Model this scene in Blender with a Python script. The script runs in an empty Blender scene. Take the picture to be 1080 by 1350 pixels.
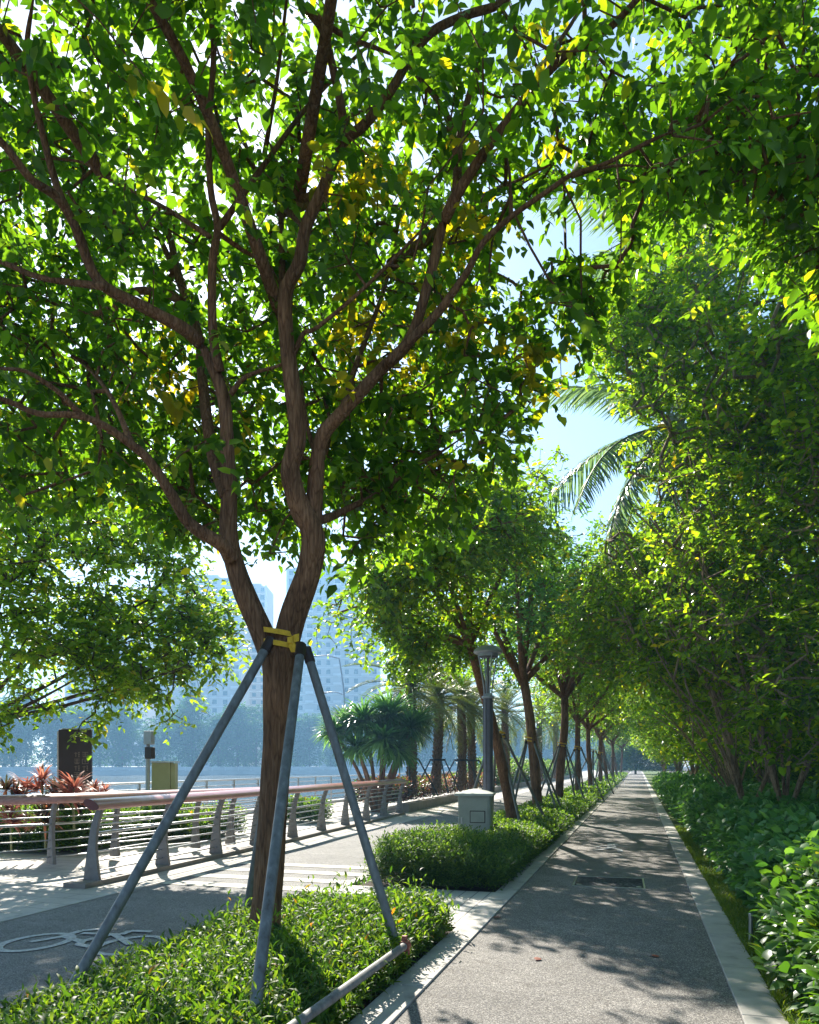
import bpy, bmesh, math, random
import numpy as np
from mathutils import Vector, Matrix, Euler

random.seed(7)
RNG = np.random.default_rng(7)
SC = bpy.context.scene
COL = SC.collection
PI = math.pi

# ------------------------------------------------------------------ camera frame helpers
FPX = 1000.0            # focal length in photograph pixels (1080 x 1350)
HZ = 1008.0             # horizon row
EYE = 1.6
TH = math.atan(302 / FPX)   # camera looks left of the path by this much (path runs along +Y)
CF = np.array([-math.sin(TH), math.cos(TH)])
CR = np.array([math.cos(TH), math.sin(TH)])

def W(px, py, d):
    xc = (px - 540) / FPX * d
    p = xc * CR + d * CF
    return np.array([p[0], p[1], EYE - (py - HZ) / FPX * d])

def G(px, py, z=0.0):
    d = (EYE - z) * FPX / (py - HZ)
    return W(px, py, d)

def proj(P):
    P = np.asarray(P)
    d = P[..., 0] * CF[0] + P[..., 1] * CF[1]
    xc = P[..., 0] * CR[0] + P[..., 1] * CR[1]
    dd = np.maximum(d, 1e-3)
    return 540 + xc / dd * FPX, HZ + (EYE - P[..., 2]) / dd * FPX, d

SUN_AZ = math.radians(34.0)     # left of +Y
SUN_EL = math.radians(36.6)
SUNV = Vector((-math.sin(SUN_AZ) * math.cos(SUN_EL), math.cos(SUN_AZ) * math.cos(SUN_EL), math.sin(SUN_EL)))

# ------------------------------------------------------------------ tagging
def tag(o, label=None, cat=None, group=None, kind=None):
    if label: o['label'] = label
    if cat: o['category'] = cat
    if group: o['group'] = group
    if kind: o['kind'] = kind
    return o

def thing(name, label, cat, loc=(0, 0, 0), rz=0.0, group=None, parent=None):
    o = bpy.data.objects.new(name, None)
    o.empty_display_size = 0.2
    COL.objects.link(o)
    o.location = loc
    o.rotation_euler = (0, 0, rz)
    return tag(o, label, cat, group)

def link(name, me, parent=None, loc=None, rot=None, scale=None):
    o = bpy.data.objects.new(name, me)
    COL.objects.link(o)
    if parent: o.parent = parent
    if loc is not None: o.location = loc
    if rot is not None: o.rotation_euler = rot
    if scale is not None: o.scale = scale if hasattr(scale, '__len__') else (scale,) * 3
    return o

def copy_tree(o, parent=None):
    c = o.copy()
    COL.objects.link(c)
    c.parent = parent
    for ch in list(o.children):
        copy_tree(ch, c)
    return c

# ------------------------------------------------------------------ mesh collector
class MB:
    def __init__(s):
        s.V = []; s.F = []; s.M = []; s.n = 0
    def add(s, verts, faces, mi=0):
        verts = np.asarray(verts, float)
        s.V.append(verts)
        for f in faces:
            s.F.append([i + s.n for i in f]); s.M.append(mi)
        s.n += len(verts)
    def box(s, c, size, rz=0.0, mi=0, taper=1.0):
        x, y, z = [k / 2 for k in size]
        v = np.array([[-x, -y, -z], [x, -y, -z], [x, y, -z], [-x, y, -z],
                      [-x * taper, -y * taper, z], [x * taper, -y * taper, z], [x * taper, y * taper, z], [-x * taper, y * taper, z]])
        c_, s_ = math.cos(rz), math.sin(rz)
        v = np.stack([v[:, 0] * c_ - v[:, 1] * s_, v[:, 0] * s_ + v[:, 1] * c_, v[:, 2]], 1) + np.asarray(c)
        s.add(v, [(0, 3, 2, 1), (4, 5, 6, 7), (0, 1, 5, 4), (1, 2, 6, 5), (2, 3, 7, 6), (3, 0, 4, 7)], mi)
    def tube(s, pts, rad, n=10, cap=True, mi=0, wob=0.0, wseed=0):
        pts = np.asarray(pts, float)
        m = len(pts)
        rad = np.full(m, rad, float) if np.isscalar(rad) else np.asarray(rad, float)
        t = np.gradient(pts, axis=0)
        t /= np.linalg.norm(t, axis=1)[:, None] + 1e-9
        up = np.array([1.0, 0, 0]) if abs(t[0][0]) < 0.9 else np.array([0, 1.0, 0])
        u = up - t[0] * up.dot(t[0]); u /= np.linalg.norm(u)
        rng = np.random.default_rng(wseed)
        V = []
        ph = rng.uniform(0, 6.28, 4)
        for i in range(m):
            u = u - t[i] * u.dot(t[i]); u /= np.linalg.norm(u) + 1e-9
            w = np.cross(t[i], u)
            a = np.arange(n) * 2 * PI / n
            r = rad[i] * np.ones(n)
            if wob:
                r = r * (1 + wob * (np.sin(3 * a + ph[0] + i * .05) * .5 + np.sin(5 * a + ph[1] - i * .08) * .5 + np.sin(9 * a + ph[2]) * .35) + wob * .6 * math.sin(i * .9 + ph[3]))
            V.append(pts[i] + np.cos(a)[:, None] * u * r[:, None] + np.sin(a)[:, None] * w * r[:, None])
        V = np.concatenate(V)
        F = []
        for i in range(m - 1):
            for j in range(n):
                k = (j + 1) % n
                F.append((i * n + j, i * n + k, (i + 1) * n + k, (i + 1) * n + j))
        if cap:
            F.append(tuple(range(n - 1, -1, -1)))
            F.append(tuple((m - 1) * n + j for j in range(n)))
        s.add(V, F, mi)
    def lathe(s, prof, c=(0, 0, 0), n=24, mi=0):
        a = np.arange(n) * 2 * PI / n
        V = np.concatenate([np.stack([np.cos(a) * r, np.sin(a) * r, np.full(n, z)], 1) for r, z in prof]) + np.asarray(c)
        F = []
        for i in range(len(prof) - 1):
            for j in range(n):
                k = (j + 1) % n
                F.append((i * n + j, i * n + k, (i + 1) * n + k, (i + 1) * n + j))
        F.append(tuple(range(n - 1, -1, -1)))
        F.append(tuple((len(prof) - 1) * n + j for j in range(n)))
        s.add(V, F, mi)
    def prism(s, poly, ax, thick, c=(0, 0, 0), mi=0):
        """poly in a plane: ax='xz' extruded along y, 'xy' extruded along z"""
        n = len(poly)
        p = np.asarray(poly, float)
        if ax == 'xz':
            A = np.stack([p[:, 0], np.full(n, -thick / 2), p[:, 1]], 1)
            B = np.stack([p[:, 0], np.full(n, thick / 2), p[:, 1]], 1)
        else:
            A = np.stack([p[:, 0], p[:, 1], np.zeros(n)], 1)
            B = np.stack([p[:, 0], p[:, 1], np.full(n, thick)], 1)
        V = np.concatenate([A, B]) + np.asarray(c)
        F = [tuple(range(n)), tuple(range(2 * n - 1, n - 1, -1))]
        for i in range(n):
            k = (i + 1) % n
            F.append((k, i, n + i, n + k))
        s.add(V, F, mi)
    def mesh(s, name, mats, smooth=False, angle=None):
        me = bpy.data.meshes.new(name)
        V = np.concatenate(s.V) if s.V else np.zeros((0, 3))
        me.from_pydata(V.tolist(), [], s.F)
        mats = mats if isinstance(mats, (list, tuple)) else [mats]
        for m in mats: me.materials.append(m)
        me.polygons.foreach_set('material_index', np.asarray(s.M, np.int32))
        bm = bmesh.new(); bm.from_mesh(me)
        bmesh.ops.recalc_face_normals(bm, faces=bm.faces)
        bm.to_mesh(me); bm.free()
        if smooth:
            me.polygons.foreach_set('use_smooth', np.ones(len(me.polygons), bool))
            if angle: me.set_sharp_from_angle(angle=math.radians(angle))
        me.update()
        return me
    def obj(s, name, mats, parent=None, smooth=False, angle=None, bevel=0.0):
        o = link(name, s.mesh(name, mats, smooth, angle), parent)
        if bevel:
            b = o.modifiers.new('bevel', 'BEVEL'); b.width = bevel; b.segments = 2; b.limit_method = 'ANGLE'
        return o

def smooth_line(pts, k=6):
    """Catmull-Rom through pts (any dimension)"""
    P = np.asarray(pts, float)
    if len(P) < 3:
        t = np.linspace(0, 1, k + 1)[:, None]
        return P[0] * (1 - t) + P[-1] * t
    Q = np.concatenate([[2 * P[0] - P[1]], P, [2 * P[-1] - P[-2]]])
    out = []
    for i in range(1, len(Q) - 2):
        p0, p1, p2, p3 = Q[i - 1], Q[i], Q[i + 1], Q[i + 2]
        for j in range(k):
            t = j / k
            out.append(.5 * (2 * p1 + (p2 - p0) * t + (2 * p0 - 5 * p1 + 4 * p2 - p3) * t ** 2 + (3 * p1 - p0 - 3 * p2 + p3) * t ** 3))
    out.append(P[-1])
    return np.array(out)

def fast_mesh(name, V, faces_list, mats, mat_idx=None, smooth=True):
    """faces_list: list of (F array [nf,k]) blocks"""
    me = bpy.data.meshes.new(name)
    me.vertices.add(len(V))
    me.vertices.foreach_set('co', np.ascontiguousarray(V, np.float32).ravel())
    tot = np.concatenate([np.full(len(f), f.shape[1], np.int32) for f in faces_list])
    idx = np.concatenate([f.ravel() for f in faces_list]).astype(np.int32)
    me.loops.add(len(idx)); me.polygons.add(len(tot))
    me.loops.foreach_set('vertex_index', idx)
    start = np.zeros(len(tot), np.int32); start[1:] = np.cumsum(tot)[:-1]
    me.polygons.foreach_set('loop_start', start)
    me.polygons.foreach_set('loop_total', tot)
    for m in (mats if isinstance(mats, (list, tuple)) else [mats]): me.materials.append(m)
    if mat_idx is not None: me.polygons.foreach_set('material_index', mat_idx.astype(np.int32))
    if smooth: me.polygons.foreach_set('use_smooth', np.ones(len(tot), bool))
    me.update(calc_edges=True)
    return me

# ------------------------------------------------------------------ materials
def newmat(name):
    m = bpy.data.materials.new(name)
    m.use_nodes = True
    nt = m.node_tree
    for n in list(nt.nodes): nt.nodes.remove(n)
    out = nt.nodes.new('ShaderNodeOutputMaterial')
    return m, nt, out

def N(nt, typ, **kw):
    n = nt.nodes.new(typ)
    for k, v in kw.items():
        if k in n.inputs: n.inputs[k].default_value = v
        else: setattr(n, k, v)
    return n

def ramp(nt, stops, interp='LINEAR'):
    r = nt.nodes.new('ShaderNodeValToRGB')
    r.color_ramp.interpolation = interp
    e = r.color_ramp.elements
    while len(e) > 1: e.remove(e[-1])
    e[0].position = stops[0][0]; e[0].color = (*stops[0][1], 1)
    for p, c in stops[1:]:
        x = e.new(p); x.color = (*c, 1)
    return r

def noise_mat(name, stops, scale=5.0, rough=0.8, bump=0.0, bscale=None, detail=6, stretch=(1, 1, 1), metallic=0.0, bdist=0.02, spec=0.4, voronoi=None):
    m, nt, out = newmat(name)
    tc = N(nt, 'ShaderNodeTexCoord')
    mp = N(nt, 'ShaderNodeMapping'); mp.inputs['Scale'].default_value = stretch
    nt.links.new(tc.outputs['Object'], mp.inputs['Vector'])
    no = N(nt, 'ShaderNodeTexNoise', Scale=scale, Detail=detail, Roughness=.62)
    nt.links.new(mp.outputs[0], no.inputs['Vector'])
    r = ramp(nt, stops)
    nt.links.new(no.outputs['Fac'], r.inputs[0])
    b = N(nt, 'ShaderNodeBsdfPrincipled', Roughness=rough, Metallic=metallic)
    b.inputs['Specular IOR Level'].default_value = spec
    nt.links.new(r.outputs[0], b.inputs['Base Color'])
    if bump:
        n2 = N(nt, 'ShaderNodeTexNoise', Scale=bscale or scale * 3, Detail=5)
        nt.links.new(mp.outputs[0], n2.inputs['Vector'])
        bp = N(nt, 'ShaderNodeBump', Strength=bump, Distance=bdist)
        nt.links.new(n2.outputs['Fac'], bp.inputs['Height'])
        nt.links.new(bp.outputs[0], b.inputs['Normal'])
    nt.links.new(b.outputs[0], out.inputs[0])
    return m

def leaf_mat(name, stops, trans=(1.9, 2.6, 0.6), tfac=0.5, rough=0.38, spec=0.5):
    """stops colour by random per leaf; transmitted light is yellower than reflected light, as in real leaves"""
    m, nt, out = newmat(name)
    g = N(nt, 'ShaderNodeNewGeometry')
    r = ramp(nt, stops)
    nt.links.new(g.outputs['Random Per Island'], r.inputs[0])
    b = N(nt, 'ShaderNodeBsdfPrincipled', Roughness=rough)
    b.inputs['Specular IOR Level'].default_value = spec
    nt.links.new(r.outputs[0], b.inputs['Base Color'])
    mul = N(nt, 'ShaderNodeVectorMath', operation='MULTIPLY')
    mul.inputs[1].default_value = trans
    nt.links.new(r.outputs[0], mul.inputs[0])
    t = N(nt, 'ShaderNodeBsdfTranslucent')
    nt.links.new(mul.outputs[0], t.inputs['Color'])
    mx = N(nt, 'ShaderNodeMixShader'); mx.inputs[0].default_value = tfac
    nt.links.new(b.outputs[0], mx.inputs[1]); nt.links.new(t.outputs[0], mx.inputs[2])
    nt.links.new(mx.outputs[0], out.inputs[0])
    return m

def plain(name, col, rough=.5, metallic=0.0, var=.12, scale=9, bump=0.0):
    c = np.array(col)
    return noise_mat(name, [(.3, tuple(c * (1 - var))), (.7, tuple(np.minimum(c * (1 + var), 1)))], scale=scale, rough=rough, metallic=metallic, bump=bump, bscale=60, bdist=.003)

def asphalt_mat(name, lo, mid, hi, scale=170.0, patch=.18, bump=.6):
    m, nt, out = newmat(name)
    tc = N(nt, 'ShaderNodeTexCoord')
    vo = N(nt, 'ShaderNodeTexVoronoi', Scale=scale, feature='F1')
    nt.links.new(tc.outputs['Object'], vo.inputs['Vector'])
    sp = N(nt, 'ShaderNodeSeparateColor')
    nt.links.new(vo.outputs['Color'], sp.inputs[0])
    r = ramp(nt, [(0, lo), (.5, mid), (.86, hi), (1, tuple(min(1, h * 1.5) for h in hi))])
    nt.links.new(sp.outputs[0], r.inputs[0])
    no = N(nt, 'ShaderNodeTexNoise', Scale=.9, Detail=6, Roughness=.65)
    nt.links.new(tc.outputs['Object'], no.inputs['Vector'])
    r2 = ramp(nt, [(.3, (1 - patch,) * 3), (.7, (1 + patch,) * 3)])
    nt.links.new(no.outputs['Fac'], r2.inputs[0])
    mu = N(nt, 'ShaderNodeVectorMath', operation='MULTIPLY')
    nt.links.new(r.outputs[0], mu.inputs[0]); nt.links.new(r2.outputs[0], mu.inputs[1])
    n4 = N(nt, 'ShaderNodeTexNoise', Scale=6, Detail=8, Roughness=.75, Distortion=1.2)
    nt.links.new(tc.outputs['Object'], n4.inputs['Vector'])
    r4 = ramp(nt, [(.36, (.72, .70, .68)), (.47, (1, 1, 1)), (.7, (1.04, 1.04, 1.04))]); nt.links.new(n4.outputs['Fac'], r4.inputs[0])
    mu0 = mu
    mu = N(nt, 'ShaderNodeVectorMath', operation='MULTIPLY')
    nt.links.new(mu0.outputs[0], mu.inputs[0]); nt.links.new(r4.outputs[0], mu.inputs[1])
    b = N(nt, 'ShaderNodeBsdfPrincipled', Roughness=.85)
    b.inputs['Specular IOR Level'].default_value = .3
    nt.links.new(mu.outputs[0], b.inputs['Base Color'])
    bp = N(nt, 'ShaderNodeBump', Strength=bump, Distance=.004)
    nt.links.new(vo.outputs['Distance'], bp.inputs['Height'])
    nt.links.new(bp.outputs[0], b.inputs['Normal'])
    nt.links.new(b.outputs[0], out.inputs[0])
    return m

def brick_mat(name, c1, c2, mortar, bw, bh, scale=1.0, msize=.008, offset=.5, rz=0.0):
    m, nt, out = newmat(name)
    tc = N(nt, 'ShaderNodeTexCoord')
    mp = N(nt, 'ShaderNodeMapping'); mp.inputs['Rotation'].default_value = (0, 0, rz)
    nt.links.new(tc.outputs['Object'], mp.inputs['Vector'])
    br = N(nt, 'ShaderNodeTexBrick', offset=offset)
    br.inputs['Color1'].default_value = (*c1, 1); br.inputs['Color2'].default_value = (*c2, 1)
    br.inputs['Mortar'].default_value = (*mortar, 1)
    br.inputs['Scale'].default_value = scale; br.inputs['Brick Width'].default_value = bw
    br.inputs['Row Height'].default_value = bh; br.inputs['Mortar Size'].default_value = msize
    nt.links.new(mp.outputs[0], br.inputs['Vector'])
    no = N(nt, 'ShaderNodeTexNoise', Scale=1.7, Detail=9, Roughness=.7)
    nt.links.new(tc.outputs['Object'], no.inputs['Vector'])
    r2 = ramp(nt, [(.3, (.78,) * 3), (.7, (1.12,) * 3)])
    nt.links.new(no.outputs['Fac'], r2.inputs[0])
    mu = N(nt, 'ShaderNodeVectorMath', operation='MULTIPLY')
    nt.links.new(br.outputs['Color'], mu.inputs[0]); nt.links.new(r2.outputs[0], mu.inputs[1])
    n3 = N(nt, 'ShaderNodeTexNoise', Scale=160, Detail=3)
    nt.links.new(tc.outputs['Object'], n3.inputs['Vector'])
    bp = N(nt, 'ShaderNodeBump', Strength=.25, Distance=.004)
    nt.links.new(n3.outputs['Fac'], bp.inputs['Height'])
    b = N(nt, 'ShaderNodeBsdfPrincipled', Roughness=.8)
    nt.links.new(bp.outputs[0], b.inputs['Normal'])
    nt.links.new(mu.outputs[0], b.inputs['Base Color'])
    nt.links.new(b.outputs[0], out.inputs[0])
    return m

def bark_mat(name, stops, scale, zs):
    m, nt, out = newmat(name)
    tc = N(nt, 'ShaderNodeTexCoord')
    mp = N(nt, 'ShaderNodeMapping'); mp.inputs['Scale'].default_value = (1, 1, zs)
    nt.links.new(tc.outputs['Object'], mp.inputs['Vector'])
    n1 = N(nt, 'ShaderNodeTexNoise', Scale=scale, Detail=8, Roughness=.65, Distortion=.6)
    nt.links.new(mp.outputs[0], n1.inputs['Vector'])
    n2 = N(nt, 'ShaderNodeTexNoise', Scale=2.2, Detail=4)
    nt.links.new(tc.outputs['Object'], n2.inputs['Vector'])
    vo = N(nt, 'ShaderNodeTexVoronoi', Scale=scale * .8, feature='DISTANCE_TO_EDGE')
    nt.links.new(mp.outputs[0], vo.inputs['Vector'])
    r = ramp(nt, stops); nt.links.new(n1.outputs['Fac'], r.inputs[0])
    r2 = ramp(nt, [(.3, (.62, .62, .62)), (.7, (1.25, 1.2, 1.15))]); nt.links.new(n2.outputs['Fac'], r2.inputs[0])
    r3 = ramp(nt, [(0, (.6, .55, .52)), (.10, (1, 1, 1))]); nt.links.new(vo.outputs['Distance'], r3.inputs[0])
    mu = N(nt, 'ShaderNodeVectorMath', operation='MULTIPLY'); nt.links.new(r.outputs[0], mu.inputs[0]); nt.links.new(r2.outputs[0], mu.inputs[1])
    mu2 = N(nt, 'ShaderNodeVectorMath', operation='MULTIPLY'); nt.links.new(mu.outputs[0], mu2.inputs[0]); nt.links.new(r3.outputs[0], mu2.inputs[1])
    b = N(nt, 'ShaderNodeBsdfPrincipled', Roughness=.9); b.inputs['Specular IOR Level'].default_value = .25
    nt.links.new(mu2.outputs[0], b.inputs['Base Color'])
    ad = N(nt, 'ShaderNodeMath', operation='ADD'); nt.links.new(n1.outputs['Fac'], ad.inputs[0]); nt.links.new(vo.outputs['Distance'], ad.inputs[1])
    bp = N(nt, 'ShaderNodeBump', Strength=1.0, Distance=.025); nt.links.new(ad.outputs[0], bp.inputs['Height'])
    nt.links.new(bp.outputs[0], b.inputs['Normal']); nt.links.new(b.outputs[0], out.inputs[0])
    return m

M = {}
M['bark'] = bark_mat('bark', [(.26, (.085, .042, .022)), (.5, (.23, .122, .063)), (.74, (.36, .21, .12))], 38, .10)
M['bark_dark'] = noise_mat('bark_dark', [(.3, (.04, .028, .02)), (.7, (.12, .08, .055))], scale=10, rough=.9, bump=.8, bscale=20, stretch=(1, 1, .25), bdist=.02)
M['bark_pale'] = bark_mat('bark_pale', [(.28, (.17, .11, .07)), (.5, (.36, .26, .17)), (.72, (.52, .40, .28))], 30, .2)
M['leaf_main'] = leaf_mat('leaf_main', [(0, (.018, .050, .010)), (.45, (.036, .092, .015)), (.85, (.06, .13, .018)), (.98, (.11, .17, .02)), (1, (.24, .22, .02))], trans=(5.4, 4.7, .7), tfac=.57)
M['leaf_yellow'] = leaf_mat('leaf_yellow', [(0, (.18, .2, .02)), (.6, (.36, .32, .02)), (1, (.45, .33, .03))], trans=(2.0, 1.9, .4), tfac=.62)
M['leaf_row'] = leaf_mat('leaf_row', [(0, (.026, .066, .014)), (.5, (.052, .12, .02)), (.95, (.09, .17, .025)), (1, (.2, .2, .02))], trans=(5.6, 4.4, .7), tfac=.58)
M['leaf_feather'] = leaf_mat('leaf_feather', [(0, (.03, .09, .045)), (.6, (.06, .14, .06)), (1, (.10, .19, .06))], trans=(3.4, 3.2, .7), tfac=.5)
M['leaf_right'] = leaf_mat('leaf_right', [(0, (.018, .05, .012)), (.5, (.055, .118, .02)), (.95, (.11, .18, .025)), (1, (.2, .19, .03))], trans=(6.6, 5.4, .8), tfac=.57, rough=.26, spec=.6)
M['leaf_left'] = leaf_mat('leaf_left', [(0, (.04, .09, .018)), (.5, (.08, .15, .026)), (.97, (.13, .2, .03)), (1, (.24, .2, .02))], trans=(4.8, 4.2, .7), tfac=.62)
M['leaf_far'] = leaf_mat('leaf_far', [(0, (.016, .045, .018)), (.6, (.032, .08, .028)), (1, (.06, .13, .036))], trans=(2.4, 2.6, .7), tfac=.45, rough=.75, spec=.12)
M['leaf_cover'] = leaf_mat('leaf_cover', [(0, (.02, .058, .014)), (.5, (.055, .125, .024)), (.99, (.12, .19, .035)), (1, (.28, .11, .03))], trans=(3.6, 3.2, .6), tfac=.44, rough=.52, spec=.35)
M['leaf_hedge'] = leaf_mat('leaf_hedge', [(0, (.024, .06, .018)), (.5, (.055, .12, .03)), (1, (.13, .20, .05))], trans=(3.2, 3.0, .6), tfac=.45, rough=.5, spec=.35)
M['leaf_shrub'] = leaf_mat('leaf_shrub', [(0, (.04, .125, .04)), (.5, (.08, .21, .06)), (1, (.15, .30, .09))], trans=(2.2, 2.1, .6), tfac=.36, rough=.42)  # border leaves, colour lightened to offset the shade they stand in
M['leaf_broad'] = leaf_mat('leaf_broad', [(0, (.025, .075, .022)), (.5, (.05, .13, .034)), (.93, (.085, .18, .045)), (1, (.19, .2, .04))], trans=(2.8, 2.6, .5), tfac=.4, rough=.38)  # leaf of another shrub, set darker because it stands in sun
M['leaf_red'] = leaf_mat('leaf_red', [(0, (.16, .05, .045)), (.5, (.36, .13, .095)), (1, (.55, .32, .25))], trans=(1.5, 1.3, 1.1), tfac=.42, rough=.5)
M['leaf_redgreen'] = leaf_mat('leaf_redgreen', [(0, (.035, .05, .03)), (.55, (.10, .05, .035)), (.8, (.32, .12, .08)), (1, (.5, .22, .15))], trans=(1.6, 1.4, .8), tfac=.4)
M['frond'] = leaf_mat('frond', [(0, (.07, .13, .07)), (.6, (.13, .21, .11)), (1, (.22, .29, .15))], trans=(1.9, 1.9, 1.1), tfac=.5, rough=.3)
M['frond_date'] = leaf_mat('frond_date', [(0, (.05, .09, .03)), (.6, (.10, .15, .04)), (1, (.2, .21, .06))], trans=(2.2, 2.0, .6), tfac=.45)
M['sword'] = leaf_mat('sword', [(0, (.045, .12, .055)), (.6, (.09, .2, .09)), (1, (.16, .28, .12))], trans=(2.2, 2.2, .8), tfac=.5, rough=.32)
M['rachis'] = plain('rachis', (.18, .2, .08), .5)
M['grass'] = leaf_mat('grass', [(0, (.07, .13, .015)), (.6, (.13, .2, .02)), (1, (.22, .25, .04))], trans=(1.9, 2.0, .5), tfac=.4, rough=.6)
M['palm_bark'] = noise_mat('palm_bark', [(.3, (.07, .045, .028)), (.7, (.30, .20, .13))], scale=16, rough=.95, bump=.5, bdist=.02)
M['steel'] = noise_mat('steel', [(.3, (.10, .085, .07)), (.40, (.13, .135, .13)), (.58, (.18, .19, .185)), (.78, (.30, .30, .29))], scale=18, rough=.55, metallic=.25, bump=.15, bscale=90, bdist=.003, stretch=(1, 1, .4))
M['zinc'] = noise_mat('zinc', [(.3, (.13, .13, .125)), (.55, (.21, .21, .205)), (.75, (.31, .31, .30))], scale=18, rough=.6, metallic=.15, bump=.2, bscale=90, bdist=.003)
M['bar'] = plain('bar', (.48, .49, .5), .3, .85)
M['post_paint'] = noise_mat('post_paint', [(.3, (.15, .14, .135)), (.7, (.25, .235, .22))], scale=7, rough=.55, metallic=.2, bump=.1)
M['handrail'] = noise_mat('handrail', [(.3, (.42, .17, .14)), (.7, (.58, .30, .26))], scale=9, rough=.22, stretch=(3, .3, 3), spec=.7)
M['handrail_end'] = plain('handrail_end', (.13, .03, .028), .4)
M['strap'] = plain('strap', (.62, .38, .02), .7, 0, .2, 30)
M['cabinet'] = noise_mat('cabinet', [(.3, (.27, .30, .26)), (.7, (.34, .37, .325))], scale=4, rough=.5, bump=.08, bscale=70)
M['cabinet_lid'] = plain('cabinet_lid', (.42, .45, .42), .5, 0, .08, 6)
M['lamp_grey'] = plain('lamp_grey', (.12, .12, .145), .45, .3)
M['lamp_cap'] = plain('lamp_cap', (.34, .37, .42), .4, .3)
M['sign_dark'] = plain('sign_dark', (.035, .022, .017), .45)
M['sign_text'] = plain('sign_text', (.24, .18, .13), .5)
M['sign_edge'] = plain('sign_edge', (.55, .53, .5), .4)
M['olive'] = noise_mat('olive', [(.3, (.29, .29, .13)), (.7, (.36, .36, .175))], scale=4, rough=.6)
M['granite'] = brick_mat('granite', (.52, .49, .44), (.45, .43, .39), (.16, .15, .14), 1.0, 3.0, 1, .006, 0, rz=PI / 2)
M['kerb'] = noise_mat('kerb', [(.28, (.27, .25, .22)), (.42, (.41, .39, .36)), (.7, (.52, .495, .455))], scale=5, rough=.85, bump=.25, bscale=150, bdist=.003, detail=12)
M['plinth'] = noise_mat('plinth', [(.3, (.17, .145, .125)), (.7, (.27, .235, .205))], scale=4, rough=.7, bump=.15, bscale=100)
M['paver'] = brick_mat('paver', (.50, .465, .41), (.44, .41, .365), (.20, .19, .17), .6, .3, 1, .007)
M['plank_paver'] = brick_mat('plank_paver', (.56, .53, .49), (.50, .48, .44), (.2, .19, .18), 2.4, .16, 1, .008, 0, rz=PI / 2)
M['band'] = noise_mat('band', [(.3, (.46, .43, .36)), (.7, (.56, .53, .45))], scale=4, rough=.8, bump=.2, bscale=120)
M['asphalt_path'] = asphalt_mat('asphalt_path', (.072, .069, .067), (.155, .147, .138), (.32, .30, .275), 165, .26)
M['asphalt_lane'] = asphalt_mat('asphalt_lane', (.08, .078, .077), (.175, .17, .164), (.32, .31, .29), 200, .2)
M['asphalt_cover'] = asphalt_mat('asphalt_cover', (.012, .013, .016), (.04, .04, .045), (.13, .13, .13), 45, .5, 1.0)
M['paint'] = noise_mat('paint', [(.34, (.26, .26, .26)), (.5, (.50, .50, .49)), (.8, (.62, .62, .61))], scale=34, rough=.7)
M['paint_worn'] = noise_mat('paint_worn', [(.36, (.18, .19, .2)), (.55, (.42, .44, .46)), (.8, (.6, .62, .63))], scale=26, rough=.7)
M['soil'] = noise_mat('soil', [(.3, (.035, .026, .018)), (.7, (.085, .065, .045))], scale=20, rough=1.0, bump=.8, bscale=60, bdist=.03)
M['turf'] = noise_mat('turf', [(.3, (.06, .10, .015)), (.7, (.13, .17, .03))], scale=8, rough=1.0, bump=.6, bscale=90, bdist=.02)
M['wall_wh'] = plain('wall_wh', (.62, .61, .58), .7, 0, .07, .1)
M['tower_wall'] = plain('tower_wall', (.56, .54, .51), .7, 0, .06, .05)
M['tower_wall2'] = plain('tower_wall2', (.44, .40, .37), .7, 0, .06, .05)
M['window'] = plain('window', (.045, .06, .08), .12, 0, .3, .3)
M['white_trim'] = plain('white_trim', (.75, .74, .72), .6, 0, .05, 1)
M['sea_wall'] = noise_mat('sea_wall', [(.3, (.5, .48, .45)), (.7, (.62, .6, .56))], scale=.3, rough=.8)
M['dry_leaf'] = plain('dry_leaf', (.22, .06, .03), .7)
M['trunk_green'] = noise_mat('trunk_green', [(.3, (.28, .27, .24)), (.7, (.45, .43, .39))], scale=6, rough=.7, stretch=(1, 1, 4), bump=.2)
M['red_clip'] = plain('red_clip', (.26, .075, .045), .6)
M['black_pole'] = plain('black_pole', (.05, .055, .06), .5, .3)
g, nt, out = newmat('glass')
b = N(nt, 'ShaderNodeBsdfTransparent'); b.inputs[0].default_value = (.93, .95, .96, 1)
gl = N(nt, 'ShaderNodeBsdfGlossy', Roughness=.05); mx = N(nt, 'ShaderNodeMixShader'); mx.inputs[0].default_value = .07
nt.links.new(b.outputs[0], mx.inputs[1]); nt.links.new(gl.outputs[0], mx.inputs[2]); nt.links.new(mx.outputs[0], out.inputs[0]); M['glass'] = g
# river water
m, nt, out = newmat('river_water')
tc = N(nt, 'ShaderNodeTexCoord')
mp = N(nt, 'ShaderNodeMapping'); mp.inputs['Scale'].default_value = (.9, .9, 1)
nt.links.new(tc.outputs['Object'], mp.inputs[0])
no = N(nt, 'ShaderNodeTexNoise', Scale=1.3, Detail=6, Roughness=.6)
nt.links.new(mp.outputs[0], no.inputs['Vector'])
bp = N(nt, 'ShaderNodeBump', Strength=.5, Distance=.12)
nt.links.new(no.outputs['Fac'], bp.inputs['Height'])
b = N(nt, 'ShaderNodeBsdfPrincipled', Roughness=.12); b.inputs['IOR'].default_value = 1.33
b.inputs['Base Color'].default_value = (.05, .075, .085, 1)
nt.links.new(bp.outputs[0], b.inputs['Normal'])
nt.links.new(b.outputs[0], out.inputs[0]); M['water'] = m

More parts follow.
